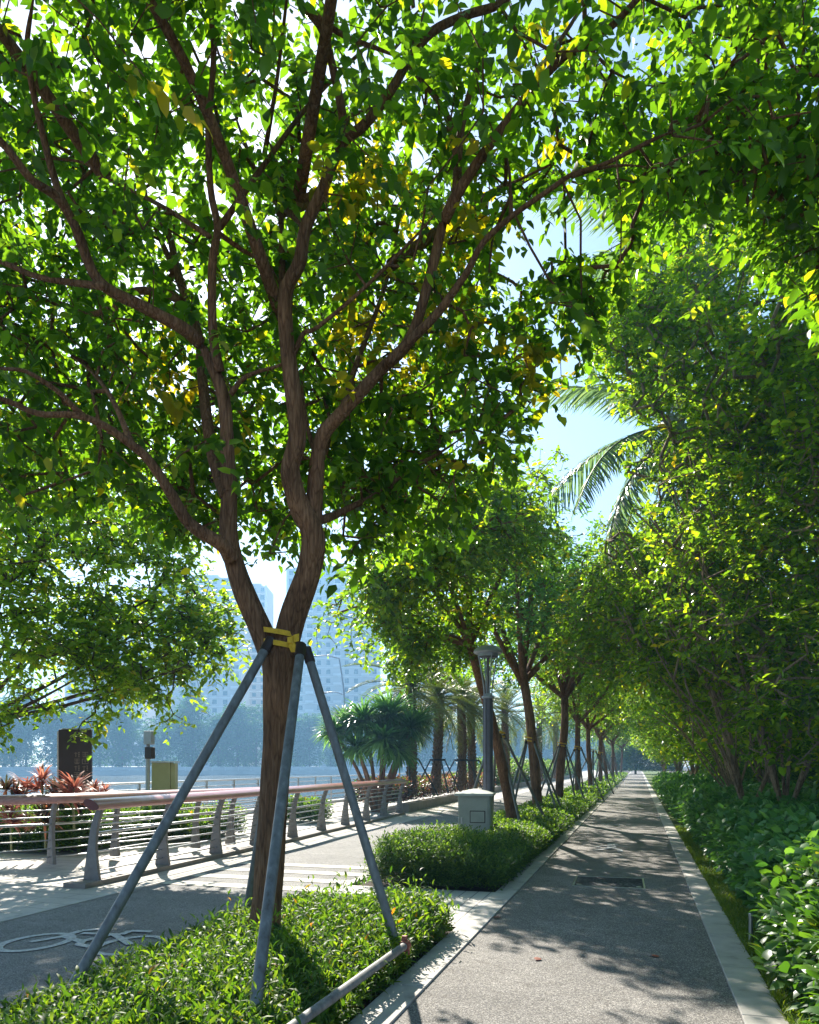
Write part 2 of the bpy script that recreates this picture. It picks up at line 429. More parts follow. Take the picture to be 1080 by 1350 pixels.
# ------------------------------------------------------------------ leaves
def leaf_template(kind):
    """verts: x across, y along, z normal; unit length"""
    if kind == 'ovate':      # pointed oval, folded and drooping, 8 verts
        V = [(0, 0, 0), (0, .34, .03), (0, .68, 0), (0, 1, -.1), (-.27, .3, .09), (-.2, .68, .05), (.27, .3, .09), (.2, .68, .05)]
        T = [(0, 6, 1), (0, 1, 4), (2, 7, 3), (2, 3, 5)]; Q = [(1, 6, 7, 2), (4, 1, 2, 5)]
    elif kind == 'broad':
        V = [(0, 0, 0), (0, .36, .05), (0, .7, 0), (0, 1, -.2), (-.36, .34, .0), (-.27, .7, -.03), (.36, .34, .0), (.27, .7, -.03)]
        T = [(0, 6, 1), (0, 1, 4), (2, 7, 3), (2, 3, 5)]; Q = [(1, 6, 7, 2), (4, 1, 2, 5)]
    elif kind == 'lance':    # narrow, arching
        V = [(0, 0, 0), (0, .34, .1), (0, .68, .06), (0, 1, -.12), (-.12, .34, .13), (-.1, .66, .08), (.12, .34, .13), (.1, .66, .08)]
        T = [(0, 6, 1), (0, 1, 4), (2, 7, 3), (2, 3, 5)]; Q = [(1, 6, 7, 2), (4, 1, 2, 5)]
    elif kind == 'kite':     # far leaves: four verts
        V = [(0, 0, 0), (-.27, .45, .06), (0, 1, -.06), (.27, .45, .06)]
        T = [(0, 3, 2), (0, 2, 1)]; Q = []
    elif kind == 'blade':
        V = [(-.035, 0, 0), (.035, 0, 0), (-.03, .5, .06), (.03, .5, .06), (0, 1, -.02)]
        T = [(2, 3, 4)]; Q = [(0, 1, 3, 2)]
    elif kind == 'sword':
        V = [(-.022, 0, 0), (.022, 0, 0), (-.026, .4, .05), (.026, .4, .05), (-.018, .75, .0), (.018, .75, 0), (0, 1, -.14)]
        T = [(4, 5, 6)]; Q = [(0, 1, 3, 2), (2, 3, 5, 4)]
    return np.array(V, float), np.array(T, np.int32), np.array(Q, np.int32).reshape(-1, 4)

def norm(v):
    return v / (np.linalg.norm(v, axis=-1, keepdims=True) + 1e-9)

def leaves_mesh(name, pos, direc, nrm, size, mats, kind='ovate', mat_idx=None, width=1.0):
    V0, T, Q = leaf_template(kind)
    d = norm(direc)
    s = norm(np.cross(d, nrm))
    n = np.cross(s, d)
    n_l = len(pos)
    size = np.broadcast_to(np.asarray(size, float), (n_l,))
    w = np.broadcast_to(np.asarray(width, float), (n_l,))
    V = pos[:, None, :] + size[:, None, None] * (V0[None, :, 0:1] * w[:, None, None] * s[:, None, :] + V0[None, :, 1:2] * d[:, None, :] + V0[None, :, 2:3] * n[:, None, :])
    off = (np.arange(n_l) * len(V0))[:, None, None]
    blocks = []; mi = []
    if len(T): blocks.append((T[None] + off).reshape(-1, 3)); mi.append(np.repeat(mat_idx, len(T)) if mat_idx is not None else None)
    if len(Q): blocks.append((Q[None] + off).reshape(-1, 4)); mi.append(np.repeat(mat_idx, len(Q)) if mat_idx is not None else None)
    return fast_mesh(name, V.reshape(-1, 3), blocks, mats, np.concatenate(mi) if mat_idx is not None else None)

def sprays(base, direc, rng, k=9, length=.32, leaf=.1, droop=.35, spread=.9, jitter=.3):
    """k leaves alternating along each twig; returns pos, dir, normal, size"""
    n = len(base)
    d = norm(direc)
    ref = np.tile(np.array([0, 0, 1.0]), (n, 1))
    side = norm(np.cross(d, ref) + rng.normal(0, .15, (n, 3)))
    t = (np.arange(k) + rng.uniform(0, .6, (n, k))) / k
    L = length * rng.uniform(.7, 1.3, (n, 1))
    pos = base[:, None, :] + d[:, None, :] * (t * L)[..., None]
    pos[..., 2] -= (t ** 2 * L * droop * .6)
    sgn = np.where((np.arange(k) % 2) == 0, 1.0, -1.0)[None, :, None]
    dv = d[:, None, :] * rng.uniform(.3, .8, (n, k, 1)) + sgn * side[:, None, :] * spread + rng.normal(0, jitter, (n, k, 3))
    dv[..., 2] -= droop
    nr = np.array([0, 0, 1.0]) + rng.normal(0, .42, (n, k, 3))
    sz = leaf * rng.uniform(.5, 1.25, (n, k)) * rng.uniform(.8, 1.2, (n, 1))
    return pos.reshape(-1, 3), dv.reshape(-1, 3), nr.reshape(-1, 3), sz.reshape(-1)

def resample(pts, step):
    seg = np.linalg.norm(np.diff(pts, axis=0), axis=1)
    s = np.concatenate([[0], np.cumsum(seg)])
    n = max(2, int(s[-1] / step) + 1)
    q = np.linspace(0, s[-1], n)
    return np.stack([np.interp(q, s, pts[:, i]) for i in range(3)], 1)

def grow(skel_pts, targets, rng, step=.22, rmin=.0028, rmax=.02, bend=.12):
    """attach every target to the nearest node, nearest first; returns segment arrays and the arriving direction per target"""
    nodes = [p for p in skel_pts]
    n0 = len(nodes)
    cap = n0 + len(targets) * 6 + 10
    A = np.zeros((cap, 3)); A[:n0] = np.array(nodes)
    par = np.full(cap, -1, np.int64); cnt = n0
    load = np.zeros(cap)
    dist = np.full(len(targets), 1e9)
    for i in range(0, len(targets), 400):
        c = targets[i:i + 400]
        dist[i:i + 400] = np.min(((c[:, None, :] - A[None, :n0, :]) ** 2).sum(-1), 1)
    dirs = np.zeros_like(targets)
    ends = np.zeros(len(targets), np.int64)
    for ti in np.argsort(dist):
        p = targets[ti]
        # nearest node, favouring nodes that lie below / inside
        dd = ((A[:cnt] - p) ** 2).sum(1)
        j = int(np.argmin(dd))
        L = math.sqrt(dd[j])
        m = min(5, max(1, int(L / step)))
        prev = j
        a = A[j].copy()
        off = rng.normal(0, bend * L, 3)
        last = a
        for q in range(1, m + 1):
            t = q / m
            x = a * (1 - t) + p * t + off * (t * (1 - t) * 2) + np.array([0, 0, .25 * L * t * (1 - t)])
            A[cnt] = x; par[cnt] = prev; prev = cnt; cnt += 1
            if q < m: last = x
        ends[ti] = prev
        dirs[ti] = p - last
    for e in ends: load[e] += 1
    for i in range(cnt - 1, n0 - 1, -1):
        if par[i] >= 0: load[par[i]] += load[i]
    i = np.arange(n0, cnt)
    r = np.clip(rmin * np.sqrt(np.maximum(load[i], 1)) , rmin, rmax)
    rp = np.where(par[i] >= n0, np.clip(rmin * np.sqrt(np.maximum(load[par[i]], 1)), rmin, rmax), r * 1.15)
    return A[par[i]], A[i], np.minimum(rp, r * 1.6), r, dirs

def add_twigs(mb, a, b, ra, rb, n=4):
    d = norm(b - a)
    ref = np.where(np.abs(d[:, 2:3]) < .9, np.array([[0, 0, 1.0]]), np.array([[1.0, 0, 0]]))
    u = norm(np.cross(d, ref)); w = np.cross(d, u)
    ang = np.arange(n) * 2 * PI / n
    ca, sa = np.cos(ang)[None, :, None], np.sin(ang)[None, :, None]
    ring = u[:, None, :] * ca + w[:, None, :] * sa
    V = np.concatenate([a[:, None, :] + ring * ra[:, None, None], b[:, None, :] + ring * rb[:, None, None]], 1)
    base = np.arange(n)
    F = np.stack([base, (base + 1) % n, (base + 1) % n + n, base + n], 1)
    off = (np.arange(len(a)) * 2 * n)[:, None, None]
    return V.reshape(-1, 3), (F[None] + off).reshape(-1, 4)

def wood_mesh(name, limbs, twigs, mat, sides=12, wob=.05):
    """limbs: list of (pts, radii, sides)"""
    mb = MB()
    for i, (p, r) in enumerate(limbs):
        big = max(r)
        mb.tube(p, r, n=(20 if big > .1 else 12 if big > .05 else 8 if big > .02 else 6), wob=wob if big > .03 else 0, wseed=i)
    V = np.concatenate(mb.V)
    q = np.array([f for f in mb.F if len(f) == 4], np.int64)
    caps = [f for f in mb.F if len(f) != 4]
    blocks = [q]
    if twigs is not None:
        tv, tf = add_twigs(mb, *twigs)
        blocks.append(tf + len(V)); V = np.concatenate([V, tv])
    for c in caps: blocks.append(np.array([c]))
    return fast_mesh(name, V, blocks, mat)

def sample_lumps(lumps, n, rng, shell=.55):
    """points in a union of ellipsoids (cx,cy,cz,rx,ry,rz), denser to the outside"""
    vol = np.array([l[3] * l[4] * l[5] for l in lumps]) ** (2 / 3)
    which = rng.choice(len(lumps), n, p=vol / vol.sum())
    L = np.array(lumps)[which]
    v = norm(rng.normal(0, 1, (n, 3)))
    r = rng.uniform(0, 1, n) ** shell
    return L[:, :3] + v * L[:, 3:6] * r[:, None]

# gaps in the canopy: ground areas (x0, x1, y0, y1, share of leaves left out on the way to the sun)
SUN_GAPS = [(.7, 3.3, 3.0, 6.8, .96), (-2.95, -1.6, 3.0, 7.3, .88), (-3.8, -2.95, 3.0, 7.3, .5), (-3.8, -1.5, 7.2, 9.3, .85), (-1.7, .5, 3.0, 5.0, .85), (-1.9, -.7, 5.0, 6.6, .7), (-7.6, -3.9, 8.6, 21.0, .78), (-1.2, .6, 11.6, 12.3, .85), (-1.3, .6, 16.5, 17.3, .8), (-3.9, -2.0, 9.0, 11.6, .88)]
def sun_open(P, seed=1, z=.35):
    r = np.random.default_rng(seed + 900)
    s = np.array(SUNV)
    Q = P - s * ((P[:, 2:3] - z) / s[2])
    drop = np.zeros(len(P))
    for x0, x1, y0, y1, a in SUN_GAPS:
        drop = np.where((Q[:, 0] > x0) & (Q[:, 0] < x1) & (Q[:, 1] > y0) & (Q[:, 1] < y1), a, drop)
    for own, zz, x0, x1, y0, y1, amt in (((401, 402), 4.6, -.2, 2.6, 10.2, 15.2, .85), ((403,), 5.0, -1.2, 1.6, 16.2, 19.6, .8)):
        if seed in own: continue       # sunlight that reaches the faces of the evergreens
        Q = P - s * ((P[:, 2:3] - zz) / s[2])
        drop = np.where((Q[:, 0] > x0) & (Q[:, 0] < x1) & (Q[:, 1] > y0) & (Q[:, 1] < y1) & (P[:, 2] > zz), np.maximum(drop, amt), drop)
    return r.uniform(0, 1, len(P)) > drop

# ------------------------------------------------------------------ generic tree
def generic_tree(seed, stems, lumps, n_spray, leafmat, barkmat, kind='kite', leaf=.13, k=9, length=.4, droop=.3, twig_r=.004, spread=.9, keep=None, shell=.5, jitter=.3, world=False, yellow=None):
    rng = np.random.default_rng(seed)
    limbs = []
    nodes = []
    for pts, r0, r1 in stems:
        sp = smooth_line(pts, 8)
        rr = np.linspace(r0, r1, len(sp))
        limbs.append((sp, rr))
        q = resample(sp, .25)
        nodes.append(q[len(q) // 3:] if r0 > .05 and pts[0][2] < .3 else q)
    P = sample_lumps(lumps, n_spray, rng, shell)
    if keep is not None: P = P[keep(P)]
    if world: P = P[sun_open(P, seed)]
    a, b_, ra, rb, dirs = grow(np.concatenate(nodes), P, rng, rmin=twig_r, rmax=max(.02, twig_r * 6))
    wood = wood_mesh('trunk', limbs, (a, b_, ra, rb), barkmat)
    d = norm(dirs) * .7 + rng.normal(0, .45, P.shape)
    pos, dv, nr, sz = sprays(P - norm(d) * length * .35, d, rng, k, length, leaf, droop, spread, jitter)
    mi = None; mats = leafmat
    if yellow:
        mats = [leafmat, yellow[0]]
        mi = np.repeat((rng.uniform(0, 1, len(P)) < yellow[1]).astype(int), k)
    crown = leaves_mesh('crown', pos, dv, nr, sz, mats, kind, mi)
    return wood, crown

def place_tree(name, label, cat, wood, crown, loc, rz=0, group=None, tilt=(0, 0), scale=1.0):
    t = thing(name, label, cat, loc, rz, group)
    t.rotation_euler = (tilt[0], tilt[1], rz)
    t.scale = (scale,) * 3
    link('trunk', wood, t); link('crown', crown, t)
    return t

# ================================================================== SETTING
PX0, PX1 = -1.45, 0.62            # asphalt path edges
KL0, KR1 = -1.70, 0.88            # outer kerb edges
LANE0, LANE1 = -6.18, -3.78       # bicycle lane
WATER_X = -12.6

def sheet(name, x0, x1, y0, y1, z, mat, kind='structure', sub=1):
    mb = MB()
    ys = np.linspace(y0, y1, sub + 1)
    for i in range(sub):
        mb.add([(x0, ys[i], z), (x1, ys[i], z), (x1, ys[i + 1], z), (x0, ys[i + 1], z)], [(0, 1, 2, 3)])
    return tag(mb.obj(name, mat), kind=kind)

# land: one block whose left face is the quay wall
mb = MB()
mb.add([(WATER_X, -90, -.03), (420, -90, -.03), (420, 640, -.03), (WATER_X, 640, -.03), (WATER_X, -90, -3.0), (WATER_X, 640, -3.0)],
       [(0, 1, 2, 3), (0, 3, 5, 4)])
tag(mb.obj('ground', M['soil']), kind='structure')
sheet('water', -700, WATER_X, -90, 640, -1.25, M['water'])
sheet('path', PX0, PX1, -8, 240, .004, M['asphalt_path'], sub=8)
for x0, x1 in ((KL0, PX0 - .004), (PX1 + .004, KR1)):
    mb = MB(); y = -8.0
    while y < 240:
        L = 1.2 if y < 60 else 6.0
        g_ = .010
        mb.add([(x0, y, -.1), (x1, y, -.1), (x1, y + L - g_, -.1), (x0, y + L - g_, -.1), (x0, y, .022), (x1, y, .022), (x1, y + L - g_, .022), (x0, y + L - g_, .022)],
               [(4, 5, 6, 7), (0, 1, 5, 4), (1, 2, 6, 5), (2, 3, 7, 6), (3, 0, 4, 7)])
        y += L
    tag(mb.obj('kerb', M['kerb'], bevel=.004), kind='structure')
sheet('bike_lane', LANE0, LANE1, -8, 240, .002, M['asphalt_lane'], sub=8)
sheet('promenade', WATER_X + .35, LANE0, -8, 240, 0.0, M['paver'], sub=8)
mb = MB(); mb.box((WATER_X + .175, 116, -.4), (.35, 248, 1.0))
tag(mb.obj('quay_coping', M['kerb']), kind='structure')
# stone edging beside the lane
mb = MB()
mb.box((LANE0 - .06, 116, -.02), (.12, 248, .06)); mb.box((LANE1 + .06, 116, -.02), (.12, 248, .07))
tag(mb.obj('lane_edging', M['kerb']), kind='structure')
# cross paving between the two planting beds, and the granite bands across the lane
sheet('cross_paving', LANE1 + .12, KL0 - .003, 7.25, 9.35, .01, M['plank_paver'])
for y in (8.75, 9.45, 10.15, 10.85):
    sheet('paving_band', LANE0 + .02, LANE1 - .02, y, y + .3, .008, M['band'])
# moss strip between right kerb and shrubs
sheet('moss_strip', KR1 + .003, 4.5, -8, 240, -.012, M['turf'], sub=6)

# bicycle symbol on the lane
def ring(mb, cx, cy, rx, ry, w, z, n=40):
    a = np.linspace(0, 2 * PI, n, endpoint=False)
    o = np.stack([cx + rx * np.cos(a), cy + ry * np.sin(a), np.full(n, z)], 1)
    i = np.stack([cx + (rx - w) * np.cos(a), cy + (ry - w) * np.sin(a), np.full(n, z)], 1)
    mb.add(np.concatenate([o, i]), [(k, (k + 1) % n, n + (k + 1) % n, n + k) for k in range(n)])
def stroke(mb, pts, w, z):
    for (x0, y0), (x1, y1) in zip(pts[:-1], pts[1:]):
        d = np.array([x1 - x0, y1 - y0]); L = np.linalg.norm(d); nrm = np.array([-d[1], d[0]]) / L * w / 2
        mb.add([(x0 + nrm[0], y0 + nrm[1], z), (x0 - nrm[0], y0 - nrm[1], z), (x1 - nrm[0], y1 - nrm[1], z), (x1 + nrm[0], y1 + nrm[1], z)], [(0, 1, 2, 3)])
        z += .0006
    return z
mb = MB()
z = .009
wl = G(48, 1243)[:2]; wr = G(172, 1247)[:2]
ring(mb, wl[0], wl[1], .29, .38, .075, z)
ring(mb, wr[0], wr[1], .29, .38, .075, z + .0006)
q = lambda px, py: tuple(G(px, py)[:2])
z = stroke(mb, [q(40, 1243), q(82, 1236), q(108, 1228), q(135, 1226)], .075, z + .0012)
z = stroke(mb, [q(82, 1235), q(108, 1243), q(104, 1247), q(120, 1250)], .075, z)
z = stroke(mb, [q(106, 1243), q(150, 1233), q(172, 1247)], .075, z)
z = stroke(mb, [q(108, 1232), q(160, 1234)], .07, z)
z = stroke(mb, [q(160, 1234), q(172, 1229), q(200, 1230)], .07, z)
tag(mb.obj('bicycle_symbol', M['paint']), 'white bicycle symbol painted on the dark lane left of the young tree', 'road marking')
# walking figure on the path (worn)
mb = MB()
cx, cy = G(808, 1118)[:2]
ring(mb, cx - .02, cy + .62, .11, .15, .1, .009)
z = stroke(mb, [(cx - .03, cy + .42), (cx - .02, cy - .05)], .17, .0095)
z = stroke(mb, [(cx - .02, cy), (cx + .13, cy - .3), (cx + .16, cy - .7)], .1, z)
z = stroke(mb, [(cx - .03, cy), (cx - .15, cy - .36), (cx - .3, cy - .62)], .1, z)
z = stroke(mb, [(cx - .05, cy + .4), (cx - .24, cy + .2), (cx - .3, cy - .05)], .08, z)
z = stroke(mb, [(cx, cy + .4), (cx + .2, cy + .22), (cx + .32, cy + .1)], .08, z)
tag(mb.obj('walker_symbol', M['paint_worn']), 'worn white walking figure painted on the grey path beyond the manhole cover', 'road marking')
# manhole cover set in the path
t = thing('manhole_cover', 'square manhole cover filled with dark asphalt, set in the grey path', 'manhole cover', (*G(803, 1163.5)[:2], 0))
t.rotation_euler = (0, 0, .02)
mb = MB(); s = .45
for k in range(4):
    a = k * PI / 2
    mb.box((math.cos(a) * s, math.sin(a) * s, .006), (.02, 2 * s + (.02 if k % 2 == 0 else -.02), .012), rz=a)
mb.obj('rim', M['bar'], t)
mb = MB(); mb.box((0, 0, .003), (2 * s - .03, 2 * s - .03, .008)); mb.obj('infill', M['asphalt_cover'], t)
for sx in (-1, 1):
    mb = MB()
    mb.lathe([(.035, .0), (.035, .0095), (.028, .0115)], (sx * .38, -.33, 0), 14); mb.obj('lifting_eye', M['bar'], t)
# dry leaves lying about
for k, (px, py, r) in enumerate([(650, 1211, .3), (707, 1268, 1.4), (868, 1264, 2.2), (918, 1128, .9)]):
    p = G(px, py)
    pos = np.array([[p[0], p[1], .014]])
    me = leaves_mesh('fallen_leaf', pos, np.array([[math.cos(r), math.sin(r), .12]]), np.array([[.1, 0, 1.]]), .09, M['dry_leaf'], 'broad')
    tag(link('fallen_leaf', me), ['dry reddish leaf lying by the left kerb of the path', 'small dry leaf lying alone on the sunlit left half of the path',
                                  'dry leaf lying near the middle of the path in front of the manhole', 'dry leaf lying on the right kerb stone'][k], 'leaf')

# ================================================================== RAILINGS
def railing(name, label, base_px, plinth, seed, extra=None, end_cap=True, lean=1.0):
    pts = np.array([G(px, py, .06)[:2] for px, py in base_px])
    if extra is not None: pts = np.concatenate([pts, np.array(extra)])
    t = thing(name, label, 'railing', (*pts[0], 0))
    o = np.array([pts[0][0], pts[0][1], 0])
    dirs = np.gradient(pts, axis=0); dirs /= np.linalg.norm(dirs, axis=1)[:, None]
    # right-hand normal, towards the path
    nor = np.stack([dirs[:, 1], -dirs[:, 0]], 1) * lean
    L = lambda x, z: None
    prof = [(0.12, 0.06), (.085, .3), (.07, .55), (.10, .8), (.175, 1.02), (.085, 1.02), (.0, .80), (-.05, .55), (-.095, .28), (-.125, 0.06)]
    me = None
    mb = MB(); mb.prism(smooth_line([p for p in prof[:5]], 4).tolist() + smooth_line([p for p in prof[5:]], 4).tolist(), 'xz', .055)
    me = mb.mesh('post', M['post_paint'])
    for i, p in enumerate(pts):
        ob = link('post', me, t, (p[0] - o[0], p[1] - o[1], 0), (0, 0, math.atan2(nor[i][1], nor[i][0])))
        b = ob.modifiers.new('bevel', 'BEVEL'); b.width = .006; b.segments = 2
    line = smooth_line(pts, 6)
    ld = np.gradient(line, axis=0); ld /= np.linalg.norm(ld, axis=1)[:, None]
    ln = np.stack([ld[:, 1], -ld[:, 0]], 1) * lean
    for h, off, r in ((.17, .01, .010), (.30, .0, .010), (.43, .005, .010), (.56, .01, .010), (.68, .025, .019), (.79, .05, .010), (.90, .085, .010)):
        mb = MB(); q = line + ln * off - o[:2]
        mb.tube(np.column_stack([q, np.full(len(q), h)]), r, 8)
        mb.obj('bar', M['bar'], t, smooth=True, angle=50)
    # handrail: oval section
    mb = MB()
    q = line + ln * .13 - o[:2]
    if end_cap:
        q = np.concatenate([[q[0] - ld[0] * .18], q])
        ln = np.concatenate([[ln[0]], ln]); ld = np.concatenate([[ld[0]], ld])
    n = 16; a = np.arange(n) * 2 * PI / n
    V = []
    for i in range(len(q)):
        up = .066 * np.sin(a); w = .115 * np.cos(a)
        V.append(np.column_stack([q[i][0] + ln[i][0] * w, q[i][1] + ln[i][1] * w, 1.075 + up - w * .30]))
    F = [(i * n + j, i * n + (j + 1) % n, (i + 1) * n + (j + 1) % n, (i + 1) * n + j) for i in range(len(q) - 1) for j in range(n)]
    mb.add(np.concatenate(V), F)
    hr = mb.obj('handrail', M['handrail'], t, smooth=True)
    for i, s in ((0, -1), (len(q) - 1, 1)):
        mb = MB()
        c = np.column_stack([V[i], ])
        c2 = c + np.array([ld[i][0], ld[i][1], 0]) * .012 * s
        mb.add(np.concatenate([c, c2]), [tuple(range(n, 2 * n))] + [(j, (j + 1) % n, n + (j + 1) % n, n + j) for j in range(n)])
        mb.obj('end_cap', M['handrail_end'], hr)
    # plinth
    if plinth:
        mb = MB()
        pl = line - o[:2]; d0 = np.gradient(line, axis=0); d0 /= np.linalg.norm(d0, axis=1)[:, None]
        pl = np.concatenate([[pl[0] - d0[0] * .35], pl]); d0 = np.concatenate([[d0[0]], d0]); n0 = np.stack([d0[:, 1], -d0[:, 0]], 1)
        w = .17; A = pl + n0 * w; B = pl - n0 * w
        m = len(pl)
        V = np.concatenate([np.column_stack([A, np.full(m, -.05)]), np.column_stack([A, np.full(m, .065)]), np.column_stack([B, np.full(m, .065)]), np.column_stack([B, np.full(m, -.05)])])
        F = []
        for i in range(m - 1):
            for k in range(3): F.append((k * m + i, k * m + i + 1, (k + 1) * m + i + 1, (k + 1) * m + i))
        F.append((0, m, 2 * m, 3 * m)); F.append((m - 1, 2 * m - 1, 3 * m - 1, 4 * m - 1))
        mb.add(V, F); mb.obj('plinth', M['plinth'], t)
    return t

railing('lane_railing', 'red handrail railing with curved grey posts on a stone plinth along the bicycle lane', [(122, 1160), (215, 1140), (285, 1125), (337, 1113.5), (386, 1103.5), (424, 1094.5), (455.4, 1087.5), (483, 1081.5), (506, 1076), (527, 1071.3)], True, 1)
railing('river_railing', 'red handrail railing standing behind the lane railing, in front of the green hedge', [(-150, 1156), (-60, 1149), (68, 1139), (152, 1129), (258, 1118), (304, 1113), (338, 1108)], False, 2, end_cap=False)
# quay fence far along the water
t = thing('quay_fence', 'thin pale metal fence along the edge of the quay', 'fence', (WATER_X + .2, 12, .1))
mb = MB()
mb.box((0, 0, .5), (.05, .07, 1.0)); fpost = mb.mesh('post', M['bar'])
for y in np.arange(0, 80, 1.6): link('post', fpost, t, (0, y, 0))
for h in (.25, .45, .65, .85, 1.02):
    mb = MB(); mb.tube([(0, -4, h), (0, 80, h)], .016 if h < 1 else .03, 8); mb.obj('bar', M['bar'], t)

# ================================================================== LAMP POST, CABINET, SIGNS
t = thing('street_lamp', 'slim grey street lamp with a domed cap, standing behind the grey-green cabinet', 'street lamp', (*G(643.5, 1115)[:2], 0))
ld_ = 1600 / (1115 - HZ)
zt = EYE + (HZ - 853) / 1000 * ld_          # top of cap
zc = EYE + (HZ - 921) / 1000 * ld_          # collar
mb = MB(); mb.lathe([(.17, 0), (.17, .03), (.13, .05), (.09, .1), (.09, zc)], n=12); mb.obj('post', M['lamp_grey'], t)
mb = MB()
for k in range(6):
    a = k * PI / 3 + .2
    mb.box((math.cos(a) * .09, math.sin(a) * .09, (zc + .2) / 2), (.018, .03, zc - .25), rz=a)
mb.obj('fluting', M['lamp_grey'], t)
mb = MB(); mb.lathe([(.105, zc), (.125, zc + .01), (.125, zc + .045), (.06, zc + .06), (.05, zc + .1)], n=20); mb.obj('collar', M['lamp_cap'], t, smooth=True, angle=35)
for k in range(4):
    a = k * PI / 2 + .55
    mb = MB()
    mb.tube(smooth_line([(math.cos(a) * .075, math.sin(a) * .075, zc + .03), (math.cos(a) * .10, math.sin(a) * .10, zc + .3), (math.cos(a) * .20, math.sin(a) * .20, zt - .15)], 4), .014, 8)
    mb.obj('bracket', M['lamp_cap'], t, smooth=True, angle=50)
mb = MB(); mb.lathe([(.045, zc + .1), (.085, zc + .35), (.14, zt - .18)], n=20); mb.obj('glass_cone', M['glass'], t, smooth=True, angle=40)
mb = MB(); mb.lathe([(.028, zc + .1), (.028, zt - .2)], n=14); mb.obj('stem', M['lamp_grey'], t)
mb = MB(); mb.lathe([(.20, zt - .19), (.20, zt - .13), (.275, zt - .125), (.29, zt - .10), (.275, zt - .065), (.22, zt - .015), (.13, zt + .025), (.05, zt + .042), (.01, zt + .045)], n=32); mb.obj('cap', M['lamp_cap'], t, smooth=True, angle=30)
mb = MB(); mb.lathe([(.15, zt - .21), (.185, zt - .20), (.185, zt - .191)], n=24); mb.obj('lens', M['lamp_grey'], t)

bx = G(627, 1118)[:2]
t = thing('utility_cabinet', 'grey-green metal cabinet with a sloped lid, standing in the clipped hedge', 'utility cabinet', (*bx, 0), rz=TH * .35)
cw, cd, ch = .60, .58, 1.0
mb = MB(); mb.box((0, 0, .09), (cw + .1, cd + .1, .2)); mb.obj('base', M['plinth'], t, bevel=.01)
mb = MB(); mb.box((0, 0, ch / 2 + .09), (cw, cd, ch - .16)); mb.obj('body', M['cabinet'], t, bevel=.01)
mb = MB()
w2, d2 = cw / 2 + .06, cd / 2 + .06; zb = ch + .01
mb.add([(-w2, -d2, zb), (w2, -d2, zb), (w2, d2, zb), (-w2, d2, zb), (-w2, -d2, zb + .045), (w2, -d2, zb + .045), (w2, d2, zb + .045), (-w2, d2, zb + .045), (-.04, 0, zb + .13), (.04, 0, zb + .13)],
       [(0, 3, 2, 1), (0, 1, 5, 4), (1, 2, 6, 5), (2, 3, 7, 6), (3, 0, 4, 7), (4, 5, 9, 8), (6, 7, 8, 9), (5, 6, 9), (7, 4, 8)])
mb.obj('lid', M['cabinet_lid'], t, bevel=.008)
mb = MB(); mb.box((0, -cd / 2 - .006, ch * .5 + .1), (cw - .07, .018, ch - .26)); dr = mb.obj('door', M['cabinet'], t, bevel=.004)
mb = MB(); mb.box((.07, -cd / 2 - .0155, .62), (.29, .004, .23)); mb.obj('plate_gap', M['sign_dark'], dr)  # dark sheet that paints a shadow gap round the plate
mb = MB(); mb.box((.07, -cd / 2 - .026, .62), (.26, .02, .2)); mb.obj('plate', M['cabinet'], dr, bevel=.003)
mb = MB(); mb.box((.07, -cd / 2 - .019, .36), (.26, .014, .05)); mb.obj('vent', M['cabinet_lid'], dr, bevel=.003)
mb = MB(); mb.box((cw / 2 + .008, .0, ch * .5 + .1), (.018, cd - .09, ch - .28)); mb.obj('side_panel', M['cabinet'], t, bevel=.004)
mb = MB(); mb.box((-cw / 2 + .07, -cd / 2 - .025, .55), (.025, .025, .12)); mb.obj('handle', M['bar'], dr)

# dark information pillar
p = W(100, 1008, 14.0)
t = thing('information_pillar', 'tall dark brown sign pillar with rows of bronze writing behind red-leaved plants', 'sign', (p[0], p[1], 0), rz=TH + .30)
H = EYE + (HZ - 962) / 1000 * 14
mb = MB(); mb.box((0, 0, H / 2), (.56, .16, H)); body = mb.obj('board', M['sign_dark'], t, bevel=.006)
mb = MB(); mb.box((-.295, .01, H / 2 - .02), (.026, .14, H - .03)); mb.obj('edge_strip', M['sign_edge'], t)
mb = MB(); mb.box((.02, 0, H + .012), (.5, .12, .02)); mb.obj('top_strip', M['sign_edge'], t)
# two columns of glyph-like strokes, as far as they can be read in the photograph
rs = random.Random(5)
mb = MB()
def glyph(cx, cz, w, h, pat):
    for (x0, z0, x1, z1) in pat:
        hx = abs(x1 - x0) * w; hz = abs(z1 - z0) * h
        mb.box((cx + (x0 + x1) / 2 * w, -.084, cz + (z0 + z1) / 2 * h), (max(hx, .009), .006, max(hz, .009)))
PATS = [[(-.5, .5, .5, .5), (-.5, .1, .5, .1), (-.5, -.3, .5, -.3), (0, .5, 0, -.5), (-.4, -.5, .4, -.5)],
        [(-.5, .5, .5, .5), (-.5, .5, -.5, -.5), (.5, .5, .5, -.5), (-.5, -.5, .5, -.5), (-.25, .1, .25, .1), (0, .3, 0, -.3)],
        [(-.5, .3, .1, .3), (-.2, .5, -.2, -.5), (.2, .5, .5, .5), (.2, 0, .5, 0), (.2, -.5, .5, -.5), (.35, .5, .35, -.5)],
        [(-.5, .4, .5, .4), (-.3, .4, -.3, -.5), (.3, .4, .3, -.5), (-.5, -.05, .5, -.05)]]
for ci, (cx, w) in enumerate(((.17, .10), (.03, .095))):
    for r in range(6):
        glyph(cx, H - .46 - r * .125, w, .085, PATS[(r + ci * 2 + r * ci) % 4])
for r in range(3): glyph(-.02, H - 1.25 - r * .07, .06, .045, PATS[r])
for r in range(3): glyph(.09 + r * .07, H - 1.25, .05, .045, PATS[(r + 1) % 4])
mb.box((.06, -.084, H - 1.16), (.3, .005, .008))
